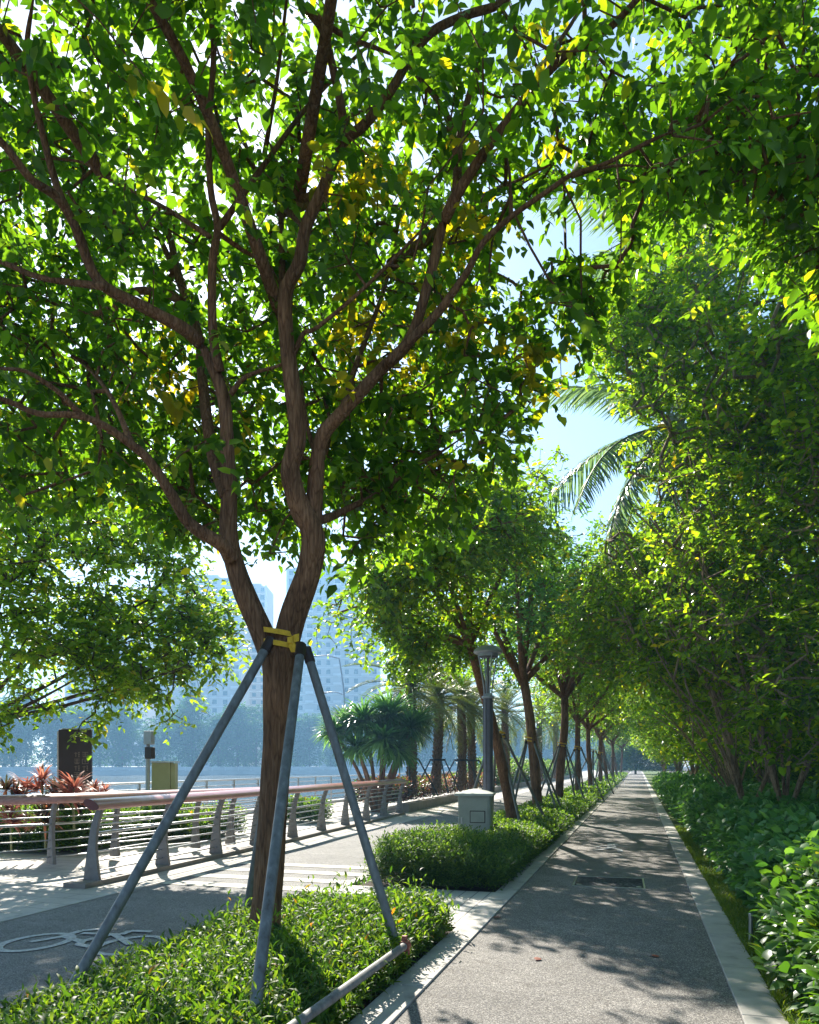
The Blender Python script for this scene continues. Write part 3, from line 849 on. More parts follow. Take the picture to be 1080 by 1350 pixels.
mb.obj('lettering', M['sign_text'], body)

# olive metal box and thin pole by the water
p = W(217, 1008, 16.0)
t = thing('olive_cabinet', 'olive green metal box standing by the water behind the railings', 'cabinet', (p[0], p[1], 0), rz=TH + .1)
mb = MB(); mb.box((-.04, 0, .82), (.38, .32, 1.64)); mb.obj('door', M['olive'], t, bevel=.008)
mb = MB(); mb.box((.20, .01, .82), (.09, .30, 1.62)); mb.obj('side_post', M['olive'], t, bevel=.006)
mb = MB(); mb.box((.02, 0, 1.655), (.52, .36, .022)); mb.obj('lid', M['sign_edge'], t)
p = W(195, 1008, 17.0)
t = thing('sensor_pole', 'thin grey pole with two small boxes, left of the olive box', 'pole', (p[0], p[1], 0))
hz = EYE + (HZ - 968) / 1000 * 17
mb = MB(); mb.lathe([(.10, 0), (.10, .03), (.05, .05), (.05, hz)], n=14); mb.obj('post', M['lamp_cap'], t)
mb = MB(); mb.box((.07, -.05, hz - .08), (.2, .14, .3)); mb.obj('upper_box', M['lamp_cap'], t, bevel=.01)
mb = MB(); mb.box((.09, -.05, hz - .42), (.18, .14, .26)); mb.obj('camera_box', M['sign_dark'], t, bevel=.01)
mb = MB(); mb.box((.22, 0, hz - .62), (.5, .04, .03)); mb.obj('arm', M['lamp_cap'], t)
# marker pipe in the moss
p = G(990, 1250)
t = MB(); t.lathe([(.018, -.1), (.018, .28), (.02, .285), (.02, .30), (.012, .305)], (0, 0, 0), 12)
o = t.obj('marker_pipe', M['bar']); o.location = (p[0], p[1], 0)
tag(o, 'short pale upright pipe in the moss strip beside the right kerb', 'pipe')

# curved street lamps across the mid distance
def arm_lamp(px, d, top, name, label, armlen):
    p = W(px, 1008, d)
    t = thing(name, label, 'street lamp', (p[0], p[1], -.3), rz=TH)
    h = EYE + (HZ - top) / 1000 * d + .3
    mb = MB(); mb.tube(smooth_line([(0, 0, 0), (0, 0, h * .5), (-.1, 0, h * .75), (-.45, 0, h)], 6), np.linspace(.10, .05, 19), 10); mb.obj('post', M['lamp_cap'], t, smooth=True, angle=40)
    for z0, L in ((h, armlen), (h * .72, armlen * .7)):
        mb = MB(); x0 = -.45 if z0 == h else -.09
        mb.tube(smooth_line([(x0, 0, z0), (x0 - L * .5, 0, z0 + .22), (x0 - L, 0, z0 + .18)], 5), .04, 8); mb.obj('arm', M['lamp_cap'], t, smooth=True, angle=40)
        mb = MB(); mb.box((x0 - L - .25, 0, z0 + .17), (.6, .2, .1)); mb.obj('lamp_head', M['lamp_cap'], t, bevel=.03)
arm_lamp(455, 60, 868, 'road_lamp', 'curved pale street lamp with two arms rising beyond the spiky plant', 2.0)

# ================================================================== FAR BANK
def cam(xc, d, z=0):
    p = xc * CR + d * CF
    return (p[0], p[1], z)
bank = [(-190, 185), (-110, 200), (-60, 214), (-20, 236), (20, 262), (60, 300), (110, 380)]
mb = MB()
n = len(bank)
V = [cam(x, y, -2.0) for x, y in bank] + [cam(x, y, -.2) for x, y in bank] + [cam(x, y + 4, -.2) for x, y in bank] + [cam(x * 1.05, y + 4.2, .9) for x, y in bank] + [cam(x * 2.2, y + 420, 1.0) for x, y in bank]
F = [(k * n + i, k * n + i + 1, (k + 1) * n + i + 1, (k + 1) * n + i) for k in range(4) for i in range(n - 1)]
mb.add(V, F); tag(mb.obj('far_bank', M['sea_wall']), kind='structure')
t = thing('bank_railing', 'long thin railing on the far river bank', 'railing', (0, 0, 0))
mb = MB(); mb.box((0, 0, 0), (.14, .14, 1.2)); bpost = mb.mesh('post', M['white_trim'])
for (x0, y0), (x1, y1) in zip(bank[:-1], bank[1:]):
    if abs(x0 / y0) > .9: continue
    L = math.hypot(x1 - x0, y1 - y0); m = int(L / 3.6)
    for k in range(m):
        f = k / m; link('post', bpost, t, cam(x0 + (x1 - x0) * f, y0 + (y1 - y0) * f + 2, .35))
for h in (.3, .6, .92):
    mb = MB(); mb.tube([cam(x, y + 2, h) for x, y in bank], .06, 6); mb.obj('bar', M['white_trim'], t)

rng = np.random.default_rng(11)
far_protos = []
for s in range(4):
    hh = [18, 22, 16, 24][s]
    lumps = [(0, 0, hh * .62, 5, 5, hh * .34), (0, 0, hh * .2, 4.5, 4.5, hh * .2)] + [(rng.normal(0, 3), rng.normal(0, 3), hh * rng.uniform(.4, .85), 3.2, 3.2, 2.6) for _ in range(7)]
    stems = [([(0, 0, -.5), (.2, .1, hh * .3), (0, .3, hh * .6)], .32, .15), ([(0.1, 0, hh * .28), (1.5, .5, hh * .45), (3, 1, hh * .6)], .18, .06), ([(0.1, 0, hh * .25), (-1.6, -.6, hh * .45), (-3, -1, hh * .55)], .18, .06)]
    far_protos.append(generic_tree(30 + s, stems, lumps, 900, M['leaf_far'], M['bark_dark'], 'kite', leaf=.75, k=8, length=1.4, twig_r=.02, shell=.4))
pr = []
k = 0
for (x0, y0), (x1, y1) in zip(bank[:-1], bank[1:]):
    L = math.hypot(x1 - x0, y1 - y0)
    for row, dy in enumerate((9, 17)):
        m = int(L / (7.5 if row == 0 else 8.5))
        for q in range(m):
            f = (q + rng.uniform(.1, .9)) / m
            wood, crown = far_protos[rng.integers(4)]
            x = x0 + (x1 - x0) * f; y = y0 + (y1 - y0) * f + dy + rng.uniform(-2, 2)
            if abs(x / y) > .72: continue
            place_tree('bank_tree', 'hazy blue-green tree in the long row on the far river bank', 'tree', wood, crown, cam(x * 1.03, y, .6), rng.uniform(0, 6.28), 'trees on the far river bank', scale=rng.uniform(.75, 1.15))

def tower(px0, px1, d, ytop, name, label, wall, cols, floors, depth=18, seed=0):
    x0, x1 = (px0 - 540) / 1000 * d, (px1 - 540) / 1000 * d
    w = x1 - x0; H = EYE + (HZ - ytop) / 1000 * d
    c = cam((x0 + x1) / 2, d + depth / 2)
    t = thing(name, label, 'building', (c[0], c[1], .8), rz=TH)
    mb = MB(); mb.box((0, 0, H / 2), (w, depth, H)); mb.box((0, 0, H + 1.2), (w * .4, depth * .5, 2.4)); mb.box((-w * .3, 0, H + .5), (w * .25, depth * .8, 1.0))
    mb.obj('walls', wall, t)
    fh = H / floors; cwid = w / cols
    yf = -depth / 2
    mw = MB(); mw.box((0, 0, 0), (cwid * .42, .12, fh * .5)); wme = mw.mesh('window', M['window'])
    mw = MB(); mw.box((0, 0, 0), (cwid * .55, .12, fh * .62)); wme2 = mw.mesh('window', M['window'])
    ms = MB(); ms.box((0, -.7, 0), (cwid * .86, 1.4, .22)); ms.box((0, -1.35, .5), (cwid * .86, .1, .9)); bme = ms.mesh('balcony', M['white_trim'])
    cntw = cntb = 0; rest = MB()
    wfloors = [f for f in range(floors) if 1 <= f]
    for f in reversed(wfloors):
        for cc in range(cols):
            x = -w / 2 + (cc + .5) * cwid; z = (f + .5) * fh
            bal = (cc + seed) % 3 == 1
            if bal:
                if cntb < 98: link('balcony', bme, t, (x, yf - .02, z - fh * .42)); cntb += 1
                if cntw < 98: link('window', wme2, t, (x, yf - .01, z)); cntw += 1
            elif cntw < 98:
                link('window', wme if (f * 7 + cc * 3) % 5 else wme2, t, (x, yf - .01, z + .1)); cntw += 1
            else: rest.box((x, yf - .01, z + .1), (cwid * .42, .12, fh * .5))
    if rest.n: tag(rest.obj('window', M['window'], t), kind='stuff')
    mb = MB()
    for f in range(1, floors): mb.box((0, yf - .05, f * fh), (w + .1, .35 + .5 * (f % 3 == 0), .34))
    mb.obj('floor_band', M['white_trim'], t)
    for sx in (-1, 1):
        mb = MB(); mb.box((sx * (w / 2 - .5), yf - .2, H / 2), (1.1, .5, H + .6)); mb.obj('pilaster', M['white_trim'], t)
tower(206, 318, 350, 764, 'apartment_tower', 'pale apartment tower left of the forked trunk, above the far trees', M['tower_wall'], 8, 22, seed=0)
tower(318, 352, 372, 775, 'apartment_tower', 'narrow pale tower seen through the fork of the trunk', M['tower_wall2'], 3, 24, seed=1)
tower(378, 500, 345, 752, 'apartment_tower', 'broad pale apartment tower with balconies right of the forked trunk', M['tower_wall'], 10, 22, seed=2)
tower(86, 190, 390, 800, 'apartment_tower', 'pale apartment block mostly hidden by the leafy tree on the left', M['tower_wall2'], 6, 14, seed=1)
tower(516, 600, 420, 800, 'apartment_tower', 'pale tower mostly hidden behind the palms', M['tower_wall2'], 5, 15, seed=2)

# ================================================================== MAIN TREE (forked, staked)
D0 = 6.35
def br(px, d0, d1, r0, r1):
    """branch traced as a line of sight directions, carried from depth d0 to d1; radii in photograph pixels at that depth"""
    px = smooth_line(px, 5)
    m = len(px)
    d = np.linspace(d0, d1, m)
    P = np.array([W(x, y, dd) for (x, y), dd in zip(px, d)])
    r = (r1 + (r0 - r1) * (1 - np.linspace(0, 1, m)) ** 1.7) * np.linspace(.82, .68, m) * d / FPX
    r[-7:] *= np.linspace(1, .18, 7)
    return P, r
LIMB = []
tp = smooth_line([(338, 1300), (346, 1240), (352, 1190), (358, 1100), (364, 1000), (367, 920), (368, 872), (368, 846)], 6)
tr = np.interp(np.linspace(0, 1, len(tp)), [0, .12, .3, .6, .85, 1], [28, 22.5, 19.5, 18.5, 23, 23])
LIMB.append((np.array([W(x, y, D0) for x, y in tp]), tr * D0 / FPX))
B = [
 # left fork
 ([(366, 880), (345, 832), (318, 770), (302, 710), (302, 650), (300, 600), (295, 525), (274, 470), (258, 445)], D0, 6.1, 22, 10.5),
 ([(300, 655), (288, 625), (277, 580), (270, 525), (265, 480), (262, 440), (235, 360), (222, 308), (200, 295), (170, 290), (130, 268), (90, 240)], 6.2, 7.6, 12, 5),
 ([(264, 452), (240, 432), (190, 405), (130, 370), (100, 300), (75, 260), (40, 235), (0, 185), (-50, 150)], 6.1, 5.0, 11.5, 7),
 ([(306, 738), (292, 718), (250, 690), (225, 650), (195, 605), (165, 580), (135, 560), (100, 547), (50, 545), (0, 525), (-70, 510)], 6.2, 5.2, 13, 5),
 ([(110, 549), (92, 532), (75, 515), (35, 490), (0, 485), (-60, 470)], 5.55, 5.0, 6, 3),
 ([(175, 588), (150, 530), (125, 495), (95, 470)], 5.8, 6.4, 6, 2.5),
 ([(140, 378), (115, 375), (50, 365), (0, 345), (-60, 335)], 5.6, 5.9, 7, 4.5),
 ([(240, 398), (215, 386), (175, 385), (150, 405), (115, 415), (85, 402), (40, 392), (-20, 380)], 6.6, 7.4, 7.5, 4),
 ([(290, 490), (281, 440), (280, 350), (287, 300), (278, 250), (275, 165), (282, 75), (278, 0), (284, -80)], 6.1, 5.3, 8.5, 5),
 ([(290, 300), (350, 215), (410, 135), (480, 65), (545, 10)], 5.9, 6.3, 5.5, 3),
 ([(277, 312), (210, 270), (140, 235), (100, 212), (0, 210)], 5.7, 6.4, 4.5, 2.5),
 ([(100, 300), (75, 245), (55, 170), (40, 100), (36, 50), (45, -10)], 5.6, 5.0, 7, 5),
 ([(304, 520), (320, 500), (340, 490), (375, 478), (410, 440)], 6.1, 6.0, 5, 2.5),
 ([(230, 355), (205, 300), (180, 230), (150, 150), (120, 90)], 7.0, 7.8, 5, 2.5),
 ([(285, 305), (320, 330), (355, 350), (372, 385)], 6.0, 6.4, 4.5, 2.5),
 # right fork
 ([(369, 885), (386, 815), (408, 752), (413, 705), (397, 672), (386, 640), (383, 615), (392, 575), (386, 515), (378, 450), (377, 385), (395, 345), (403, 300), (425, 250), (450, 190), (480, 165), (515, 120), (540, 78), (570, 42), (615, 20), (660, 5), (700, -30)], D0, 5.6, 23, 7),
 ([(380, 470), (373, 420), (371, 300), (365, 215), (345, 170)], 6.1, 6.9, 9, 4),
 ([(425, 250), (395, 262), (372, 240), (378, 215), (430, 165), (500, 140), (545, 118)], 6.0, 7.2, 7, 3),
 ([(452, 192), (452, 155), (440, 95), (425, 40), (395, 0), (370, -60)], 5.9, 5.4, 8.5, 6),
 ([(410, 15), (430, 32), (460, 50), (500, 65), (540, 82)], 5.5, 5.7, 6, 4),
 ([(412, 706), (415, 655), (419, 605), (427, 572), (450, 545), (500, 490), (540, 448), (565, 372), (585, 292), (602, 250)], 6.3, 5.9, 15, 9),
 ([(585, 292), (605, 252), (650, 185), (705, 115), (750, 70), (800, 40), (840, 0), (890, -50)], 5.9, 5.2, 10, 6),
 ([(602, 252), (605, 200), (612, 150), (630, 90), (650, 40), (668, -10)], 5.9, 6.4, 8, 5),
 ([(604, 215), (590, 155), (575, 130), (545, 95), (515, 70)], 5.9, 6.5, 6.5, 4),
 ([(510, 480), (545, 445), (575, 415), (600, 382), (618, 355), (637, 320), (675, 285), (725, 250), (755, 230), (800, 215), (860, 185), (920, 160)], 6.0, 5.5, 8.5, 3.5),
 ([(674, 286), (673, 255), (671, 220), (660, 180)], 5.8, 6.0, 4, 2),
 ([(755, 232), (790, 222), (830, 218), (880, 225)], 5.6, 5.9, 4, 2),
 ([(416, 688), (440, 680), (460, 670), (500, 650), (540, 618), (575, 600), (620, 570)], 6.3, 7.2, 8, 3.5),
 ([(382, 480), (400, 440), (418, 432), (480, 380), (540, 320), (592, 262)], 6.1, 5.8, 4.5, 3),
 ([(420, 610), (405, 560), (398, 500), (412, 465)], 6.2, 6.6, 5, 2.5),
 ([(348, 208), (358, 150), (366, 100), (378, 0), (385, -60)], 6.4, 5.6, 4.5, 3),
 ([(450, 545), (470, 480), (500, 400), (520, 330), (530, 250)], 6.2, 7.4, 6, 3),
 ([(405, 300), (350, 250), (320, 180), (300, 120)], 6.0, 7.4, 6, 3),
 ([(705, 118), (720, 80), (760, 20), (780, -40)], 5.5, 6.4, 5, 3),
]
for b in B: LIMB.append(br(*b))
# twisting boughs that reach towards and beyond the viewer, above the picture
for (x, y, z0), e in [((-3.2, 5.9, 5.2), (-3.6, 3.6, 7.4)), ((-2.4, 6.0, 6.4), (-1.4, 3.8, 8.2)), ((-4.2, 5.2, 6.2), (-5.8, 3.6, 8.0)), ((-3.1, 6.5, 6.2), (-3.4, 9.2, 8.6)), ((-2.2, 6.4, 6.4), (-.9, 8.8, 8.4)), ((-4.2, 6.6, 6.0), (-6.2, 8.8, 7.8))]:
    sk_ = np.concatenate([resample(p, .15) for p, r in LIMB[1:35]]); x, y, z0 = sk_[np.argmin(((sk_ - [x, y, z0]) ** 2).sum(1))]
    q = smooth_line([(x, y, z0), ((x + e[0]) / 2 + .15, (y + e[1]) / 2, (z0 + e[2]) / 2 + .2), e], 8)
    LIMB.append((q, np.linspace(.055, .018, len(q))))

def poly_y(xs, ys):
    return lambda x: np.interp(x, xs, ys)
low_edge = poly_y([-200, 0, 90, 150, 240, 300, 350, 440, 500, 540, 600, 650, 700, 760, 800, 840, 900, 980, 1060, 1200],
                  [640, 690, 700, 640, 735, 690, 765, 770, 750, 730, 690, 640, 575, 505, 420, 340, 270, 220, 180, 150])
GAPS = [[(645, 345), (662, 295), (715, 258), (752, 244), (812, 285), (800, 325), (770, 345), (735, 330), (715, 365), (690, 372)],
        [(808, 45), (850, 36), (905, 66), (965, 34), (965, 85), (905, 112), (850, 100), (825, 105)],
        [(690, 600), (705, 560), (730, 545), (770, 540), (770, 600)],
        [(462, 62), (505, 55), (495, 105), (470, 100)], [(380, 225), (402, 212), (440, 262), (388, 262)], [(145, 345), (205, 340), (195, 372), (170, 384)]]
def inside(poly, x, y):
    c = np.zeros(len(x), bool); n = len(poly)
    for i in range(n):
        x0, y0 = poly[i]; x1, y1 = poly[(i + 1) % n]
        hit = ((y0 > y) != (y1 > y)) & (x < (x1 - x0) * (y - y0) / (y1 - y0 + 1e-9) + x0)
        c ^= hit
    return c
def keep_main(P):
    x, y, d = proj(P)
    k = y < low_edge(x) - 14 + 12 * np.sin(x * .05)
    k |= d < 1.0
    for g_ in GAPS: k &= ~inside(g_, x, y)
    # open hollow round the fork and the big limbs, nothing right in front of the lens
    k &= ~((d < 4.6) & (y > 250) & (d > 0))
    k &= ~((d < 5.7) & (y > 640) & (x > 215))
    k &= np.linalg.norm(P - np.array([0, 0, 1.6]), axis=1) > 2.9
    return k
cx, cy = -3.0, 6.2
LUMPS = [(cx, cy, 6.9, 3.0, 3.0, 2.5), (cx - 2.3, cy - .4, 5.8, 2.4, 2.4, 2.3), (cx + 2.2, cy + .3, 6.2, 2.2, 2.2, 2.2), (cx + .3, cy + 2.4, 5.9, 2.4, 2.0, 2.4),
         (cx, cy - 1.6, 7.4, 2.8, 2.0, 1.5), (cx - .4, cy + .6, 4.4, 1.9, 1.9, 1.4), (cx + 1.3, cy + 1.0, 4.6, 1.7, 1.6, 1.5), (cx - 2.4, cy + 1.4, 4.6, 1.9, 1.7, 1.7),
         (cx + 3.6, cy + .5, 7.0, 1.7, 1.8, 1.6), (cx - 3.9, cy + .4, 6.6, 1.9, 2.0, 2.1), (cx - 3.2, cy - .6, 4.5, 1.6, 1.4, 1.6),
         (cx + .1, cy - 3.5, 8.0, 3.0, 2.0, 1.2), (cx - 2.7, cy - 2.6, 7.6, 2.5, 2.1, 1.5), (cx + 2.9, cy - 3.1, 8.4, 2.5, 1.9, 1.2), (cx - 3.4, cy - 1.2, 7.6, 2.0, 2.0, 1.5),  # high ones over the viewer: unseen leaves added to block skylight on the limbs
         (cx + 1.0, cy + .4, 4.1, 1.3, 1.0, .9), (cx - .3, cy + 1.2, 3.9, 1.2, 1.0, .8), (cx - 1.6, cy + .6, 3.9, 1.1, 1.0, .8), (-.85, 6.6, 5.3, .75, .7, .6)]
rng = np.random.default_rng(3)
sk = np.concatenate([resample(p, .2) for p, r in LIMB[1:]])
P = sample_lumps(LUMPS, 12000, rng, .5)
# keep leaves in clumps: a coarse random lattice thins the crown unevenly
def clump(P, cell, seed, lo):
    r = np.random.default_rng(seed)
    tab = r.uniform(0, 1, (64, 64, 64))
    q = np.floor(P / cell).astype(int) % 64
    f = P / cell - np.floor(P / cell)
    v = tab[q[:, 0], q[:, 1], q[:, 2]]
    return v > lo
P = P[keep_main(P)]
P = P[clump(P, .36, 5, .36)]
x_, y_, d_ = proj(P)
# the leaves sit mostly on the far, sunny side and at the ends of the boughs; the inside near the trunk is bare
near = np.clip((6.35 - d_) / .7, 0, 1) * np.interp(y_, [-150, 60], [0, 1])
P = P[rng.uniform(0, 1, len(P)) > near * .5]
P = P[sun_open(P, 3)]
x_, y_, d_ = proj(P)
P = P[rng.uniform(0, 1, len(P)) > .42 * np.exp(-((x_ - 640) / 120) ** 2 - ((y_ - 500) / 110) ** 2)]
a, b_, ra, rb, dirs = grow(sk, P, rng, rmin=.004, rmax=.018)
wood = wood_mesh('trunk', LIMB, (a, b_, ra, rb), M['bark'], wob=.03)
d = norm(dirs) * .6 + rng.normal(0, .4, P.shape)
K = 11
pos, dv, nr, sz = sprays(P - norm(d) * .15, d, rng, K, .42, .122, .55, .85, .35)
mi = np.zeros(len(P), int)
px_, py_, dd_ = proj(P)
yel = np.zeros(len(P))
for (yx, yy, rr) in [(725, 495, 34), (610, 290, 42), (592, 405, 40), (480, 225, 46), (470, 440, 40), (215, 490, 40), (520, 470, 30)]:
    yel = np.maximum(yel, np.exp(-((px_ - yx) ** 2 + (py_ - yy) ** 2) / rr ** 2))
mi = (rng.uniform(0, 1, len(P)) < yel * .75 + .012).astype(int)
crown = leaves_mesh('crown', pos, dv, nr, sz, [M['leaf_main'], M['leaf_yellow']], 'ovate', np.repeat(mi, K), width=1.05)
base = W(346, 1250, D0)
t = thing('shade_tree', 'large tree with forked brown trunk held by four steel poles in the foreground bed', 'tree', (base[0], base[1], 0))
inv = Vector((-base[0], -base[1], 0))
for nm, me in (('trunk', wood), ('crown', crown)):
    link(nm, me, t, inv)

# the steel props and yellow strap round its trunk
def props(name, label, tops, feet, r, strap_c, strap_r, loc, group=None, bow=True, pole_mat=None):
    t = thing(name, label, 'tree support', loc, 0, group)
    L = np.array([loc[0], loc[1], 0])
    for a, f in zip(tops, feet):
        a = np.array(a) - L; f = np.array(f) - L
        mb = MB(); mb.tube([f, f * .5 + a * .5, a], r, 12)
        pole = mb.obj('pole', pole_mat or M['steel'], t, smooth=True, angle=40)
        mb = MB(); v = (a - f) / np.linalg.norm(a - f); mb.tube([a - v * .12, a + v * .012], r * 1.16, 12); mb.obj('end_sleeve', M['sign_dark'], pole, smooth=True, angle=40)
    c = np.array(strap_c) - L
    for dz, tilt in ((.05, .09), (-.045, .09)):
        mb = MB(); n = 28
        a_ = np.arange(n) * 2 * PI / n
        V = []
        for rr, hh in ((strap_r, -.021), (strap_r + .007, -.021), (strap_r + .007, .021), (strap_r, .021)):
            V.append(np.column_stack([c[0] + rr * np.cos(a_), c[1] + rr * np.sin(a_) * .95, c[2] + dz + hh - np.cos(a_) * tilt * .35]))
        F = [(k * n + j, k * n + (j + 1) % n, ((k + 1) % 4) * n + (j + 1) % n, ((k + 1) % 4) * n + j) for k in range(4) for j in range(n)]
        mb.add(np.concatenate(V), F); mb.obj('strap', M['strap'], t, smooth=True, angle=40)
    if bow:
        mb = MB(); q = np.array([strap_r * .90, -strap_r * .55, -.03])
        for s_, e in ((1, (.075, -.02, .02)), (1, (.035, -.02, -.10)), (1, (.06, -.03, -.085))):
            p0 = c + q; e = np.array(e)
            w = np.array([.0, .0, .03]) if abs(e[2]) < .1 else np.array([.03, 0, 0])
            o_ = np.array([0, -.02, 0])
            pts = [p0, p0 + e * .5 + o_, p0 + e]
            V = [];
            for x in pts: V += [x - w, x + w]
            V2 = [v + np.array([0, .008, 0]) for v in V]
            mb.add(V + V2, [(0, 1, 3, 2), (2, 3, 5, 4), (6, 8, 9, 7), (8, 10, 11, 9), (0, 2, 8, 6), (2, 4, 10, 8), (1, 7, 9, 3), (3, 9, 11, 5), (4, 5, 11, 10), (0, 6, 7, 1)])
        mb.box(c + q, (.05, .05, .05)); mb.obj('strap_knot', M['strap'], t)
    return t
sc = W(369, 843, D0)
props('tree_support', 'four grey steel poles lashed with yellow strap round the forked foreground tree', [W(357, 844, 6.22), W(397, 852, 6.15), W(404, 856, 6.33), W(383, 850, 6.58)],
      [W(92, 1307, 4.95), W(331, 1372, 4.25), W(526, 1256, 6.0), W(322, 1222, 7.4)], .037, (sc[0], sc[1], sc[2]), .168, (base[0], base[1], 0))
# loose pole lying low along the bed
A_ = np.array(W(535, 1246, 5.72)); B_ = np.array(W(388, 1352, 3.95))
t = thing('loose_pole', 'grey steel pole with red clip lying low along the edge of the foreground bed', 'pole', (A_[0], A_[1], 0))
o_ = np.array([A_[0], A_[1], 0])
mb = MB(); v = B_ - A_; mb.tube([A_ - o_, A_ + v * .33 - o_, A_ + v * .66 - o_, B_ + v * .5 - o_], .030, 14); mb.obj('tube', M['zinc'], t, smooth=True, angle=40)
mb = MB(); vn = -v / np.linalg.norm(v); mb.tube([A_ - o_ - vn * .05, A_ - o_ + vn * .012], .041, 14); mb.box(A_ - o_ + np.array([-.01, 0, .045]), (.035, .035, .05)); mb.box(A_ - o_ + np.array([.02, -.02, -.04]), (.03, .03, .05)); mb.obj('clip', M['red_clip'], t)

# ================================================================== PLANTING
def sprig_bed(name, xy, h, rng, mat, kind, leaf, k, lean=.3, lo=.25, droop=.25, width=1.0, upb=.5, stem=None, out=None, jitter=.35, mats=None, mi=None):
    n = len(xy)
    az = rng.uniform(0, 2 * PI, n)
    ld = np.stack([np.cos(az), np.sin(az)], 1) * rng.uniform(0, lean, (n, 1))
    if out is not None: ld = ld + out
    t = lo + (1 - lo) * (np.arange(k) + rng.uniform(0, 1, (n, k))) / k
    hh = h[:, None] * t
    pos = np.stack([xy[:, 0:1] + ld[:, 0:1] * hh * t, xy[:, 1:2] + ld[:, 1:2] * hh * t, hh], -1)
    a = rng.uniform(0, 2 * PI, (n, 1)) + np.arange(k) * 2.4 + rng.normal(0, .3, (n, k))
    dv = np.stack([np.cos(a), np.sin(a), np.full_like(a, upb) - droop * (1 - t)], -1) + rng.normal(0, jitter, (n, k, 3))
    dv[..., 2] += (t > .85) * .7
    nr = np.array([0, 0, 1.0]) + rng.normal(0, .35, (n, k, 3))
    sz = leaf * rng.uniform(.6, 1.25, (n, k))
    return leaves_mesh(name, pos.reshape(-1, 3), dv.reshape(-1, 3), nr.reshape(-1, 3), sz.reshape(-1), mats or mat, kind, None if mi is None else np.repeat(mi, k), width)

def lumpy(x, y, s=1.0, seed=0):
    return .5 + .25 * np.sin(x * 2.1 * s + seed) * np.cos(y * 1.7 * s + seed * 2) + .25 * np.sin(x * 4.3 * s + y * 3.1 * s + seed * 3)

rng = np.random.default_rng(21)
# foreground bed: lance-leaved ground cover
def bed_edge(y):   # rounded far corner
    return np.where(y > 6.8, KL0 + .0 - np.clip(y - 6.8, 0, 1) ** 2 * 1.0, KL0 + .0)
n = 12500
xy = np.column_stack([rng.uniform(LANE1 + .1, -1.69, n), rng.uniform(2.6, 7.3, n)])
xy = xy[(xy[:, 0] < bed_edge(xy[:, 1]) - .0 + .03 * np.sin(xy[:, 1] * 5))]
h = .12 + .12 * rng.uniform(.2, 1, len(xy)) + .12 * lumpy(xy[:, 0], xy[:, 1], 1.3, 1)
h *= np.interp(xy[:, 0], [LANE1, LANE1 + .6, -2.4, -1.9, -1.72], [.55, .85, 1.0, .85, .6]) * np.interp(xy[:, 1], [3, 4.2, 5.2], [.72, .8, 1.0])
h += .10 * np.exp(-((xy[:, 0] + 2.0) ** 2 + (xy[:, 1] - 6.5) ** 2) / .5)
tall = rng.uniform(0, 1, len(xy)) < .06
h[tall] *= rng.uniform(1.2, 1.9, tall.sum())
me = sprig_bed('ground_cover', xy, h, rng, M['leaf_cover'], 'lance', .085, 8, lean=.6, lo=.15, upb=.5, width=.95)
tag(link('ground_cover', me), 'bright green narrow-leaved ground cover filling the foreground bed', 'ground cover', kind='stuff')
# stems of the same bed
mb = MB()
sel = rng.choice(len(xy), 1500, replace=False)
a = np.column_stack([xy[sel], np.full(1500, -.02)]); b_ = a + np.column_stack([rng.normal(0, .04, (1500, 2)), h[sel] * .9])
tv, tf = add_twigs(None, a, b_, np.full(1500, .003), np.full(1500, .0018), 3)
tag(link('ground_cover_stems', fast_mesh('ground_cover_stems', tv, [tf.reshape(-1, 4)[:, :4]], M['rachis'])), kind='stuff')
# dry litter under the plants
pos = np.column_stack([rng.uniform(-3.9, -1.75, 500), rng.uniform(2.8, 9.3, 500), np.full(500, .0)])

# clipped hedge beyond the cross paving, along the left of the path
def hedge_strip(name, label, y0, y1, x0, x1, h0, n, leaf, k, seed, mat, kind='kite', cat='hedge', front=True, hv=.18, width=1.0, upb=.4):
    r = np.random.default_rng(seed)
    xy = np.column_stack([r.uniform(x0, x1, n), r.uniform(y0, y1, n)])
    # round ends and shoulders
    ex = np.minimum(xy[:, 0] - x0, x1 - xy[:, 0]); ey = np.minimum(xy[:, 1] - y0, y1 - xy[:, 1])
    sh = np.clip(np.minimum(ex, ey) / .35, 0, 1)
    h = h0 * (.62 + .38 * np.sqrt(sh)) * (1 - hv + hv * 2 * lumpy(xy[:, 0], xy[:, 1], 1.0, seed)) * r.uniform(.82, 1.05, n)
    me = sprig_bed(name, xy, h, r, mat, kind, leaf, k, lean=.35, lo=.12, upb=upb, width=width)
    o = link(name, me); tag(o, label, cat)
    return o
hedge_strip('rounded_shrub', 'rounded clipped green shrub in front of the grey-green cabinet, beside the cross paving', 9.3, 11.7, -3.45, -2.0, .66, 5200, .056, 10, 41, M['leaf_hedge'], 'lance', 'shrub', width=1.3)
hedge_strip('hedge', 'clipped green hedge round the foot of the grey-green cabinet', 9.4, 16.5, -2.75, KL0 + .06, .40, 5600, .066, 10, 47, M['leaf_hedge'], 'lance', width=1.3, hv=.2)
hedge_strip('hedge', 'low green hedge running under the first staked trees beyond the cabinet', 13.6, 32, LANE1 + .15, KL0 + .06, .36, 11000, .08, 8, 42, M['leaf_hedge'], 'kite', hv=.3)
hedge_strip('hedge', 'far low hedge along the left kerb where the path narrows', 32.3, 120, LANE1 + .2, KL0 + .06, .40, 12000, .16, 7, 43, M['leaf_hedge'], 'kite', hv=.25)
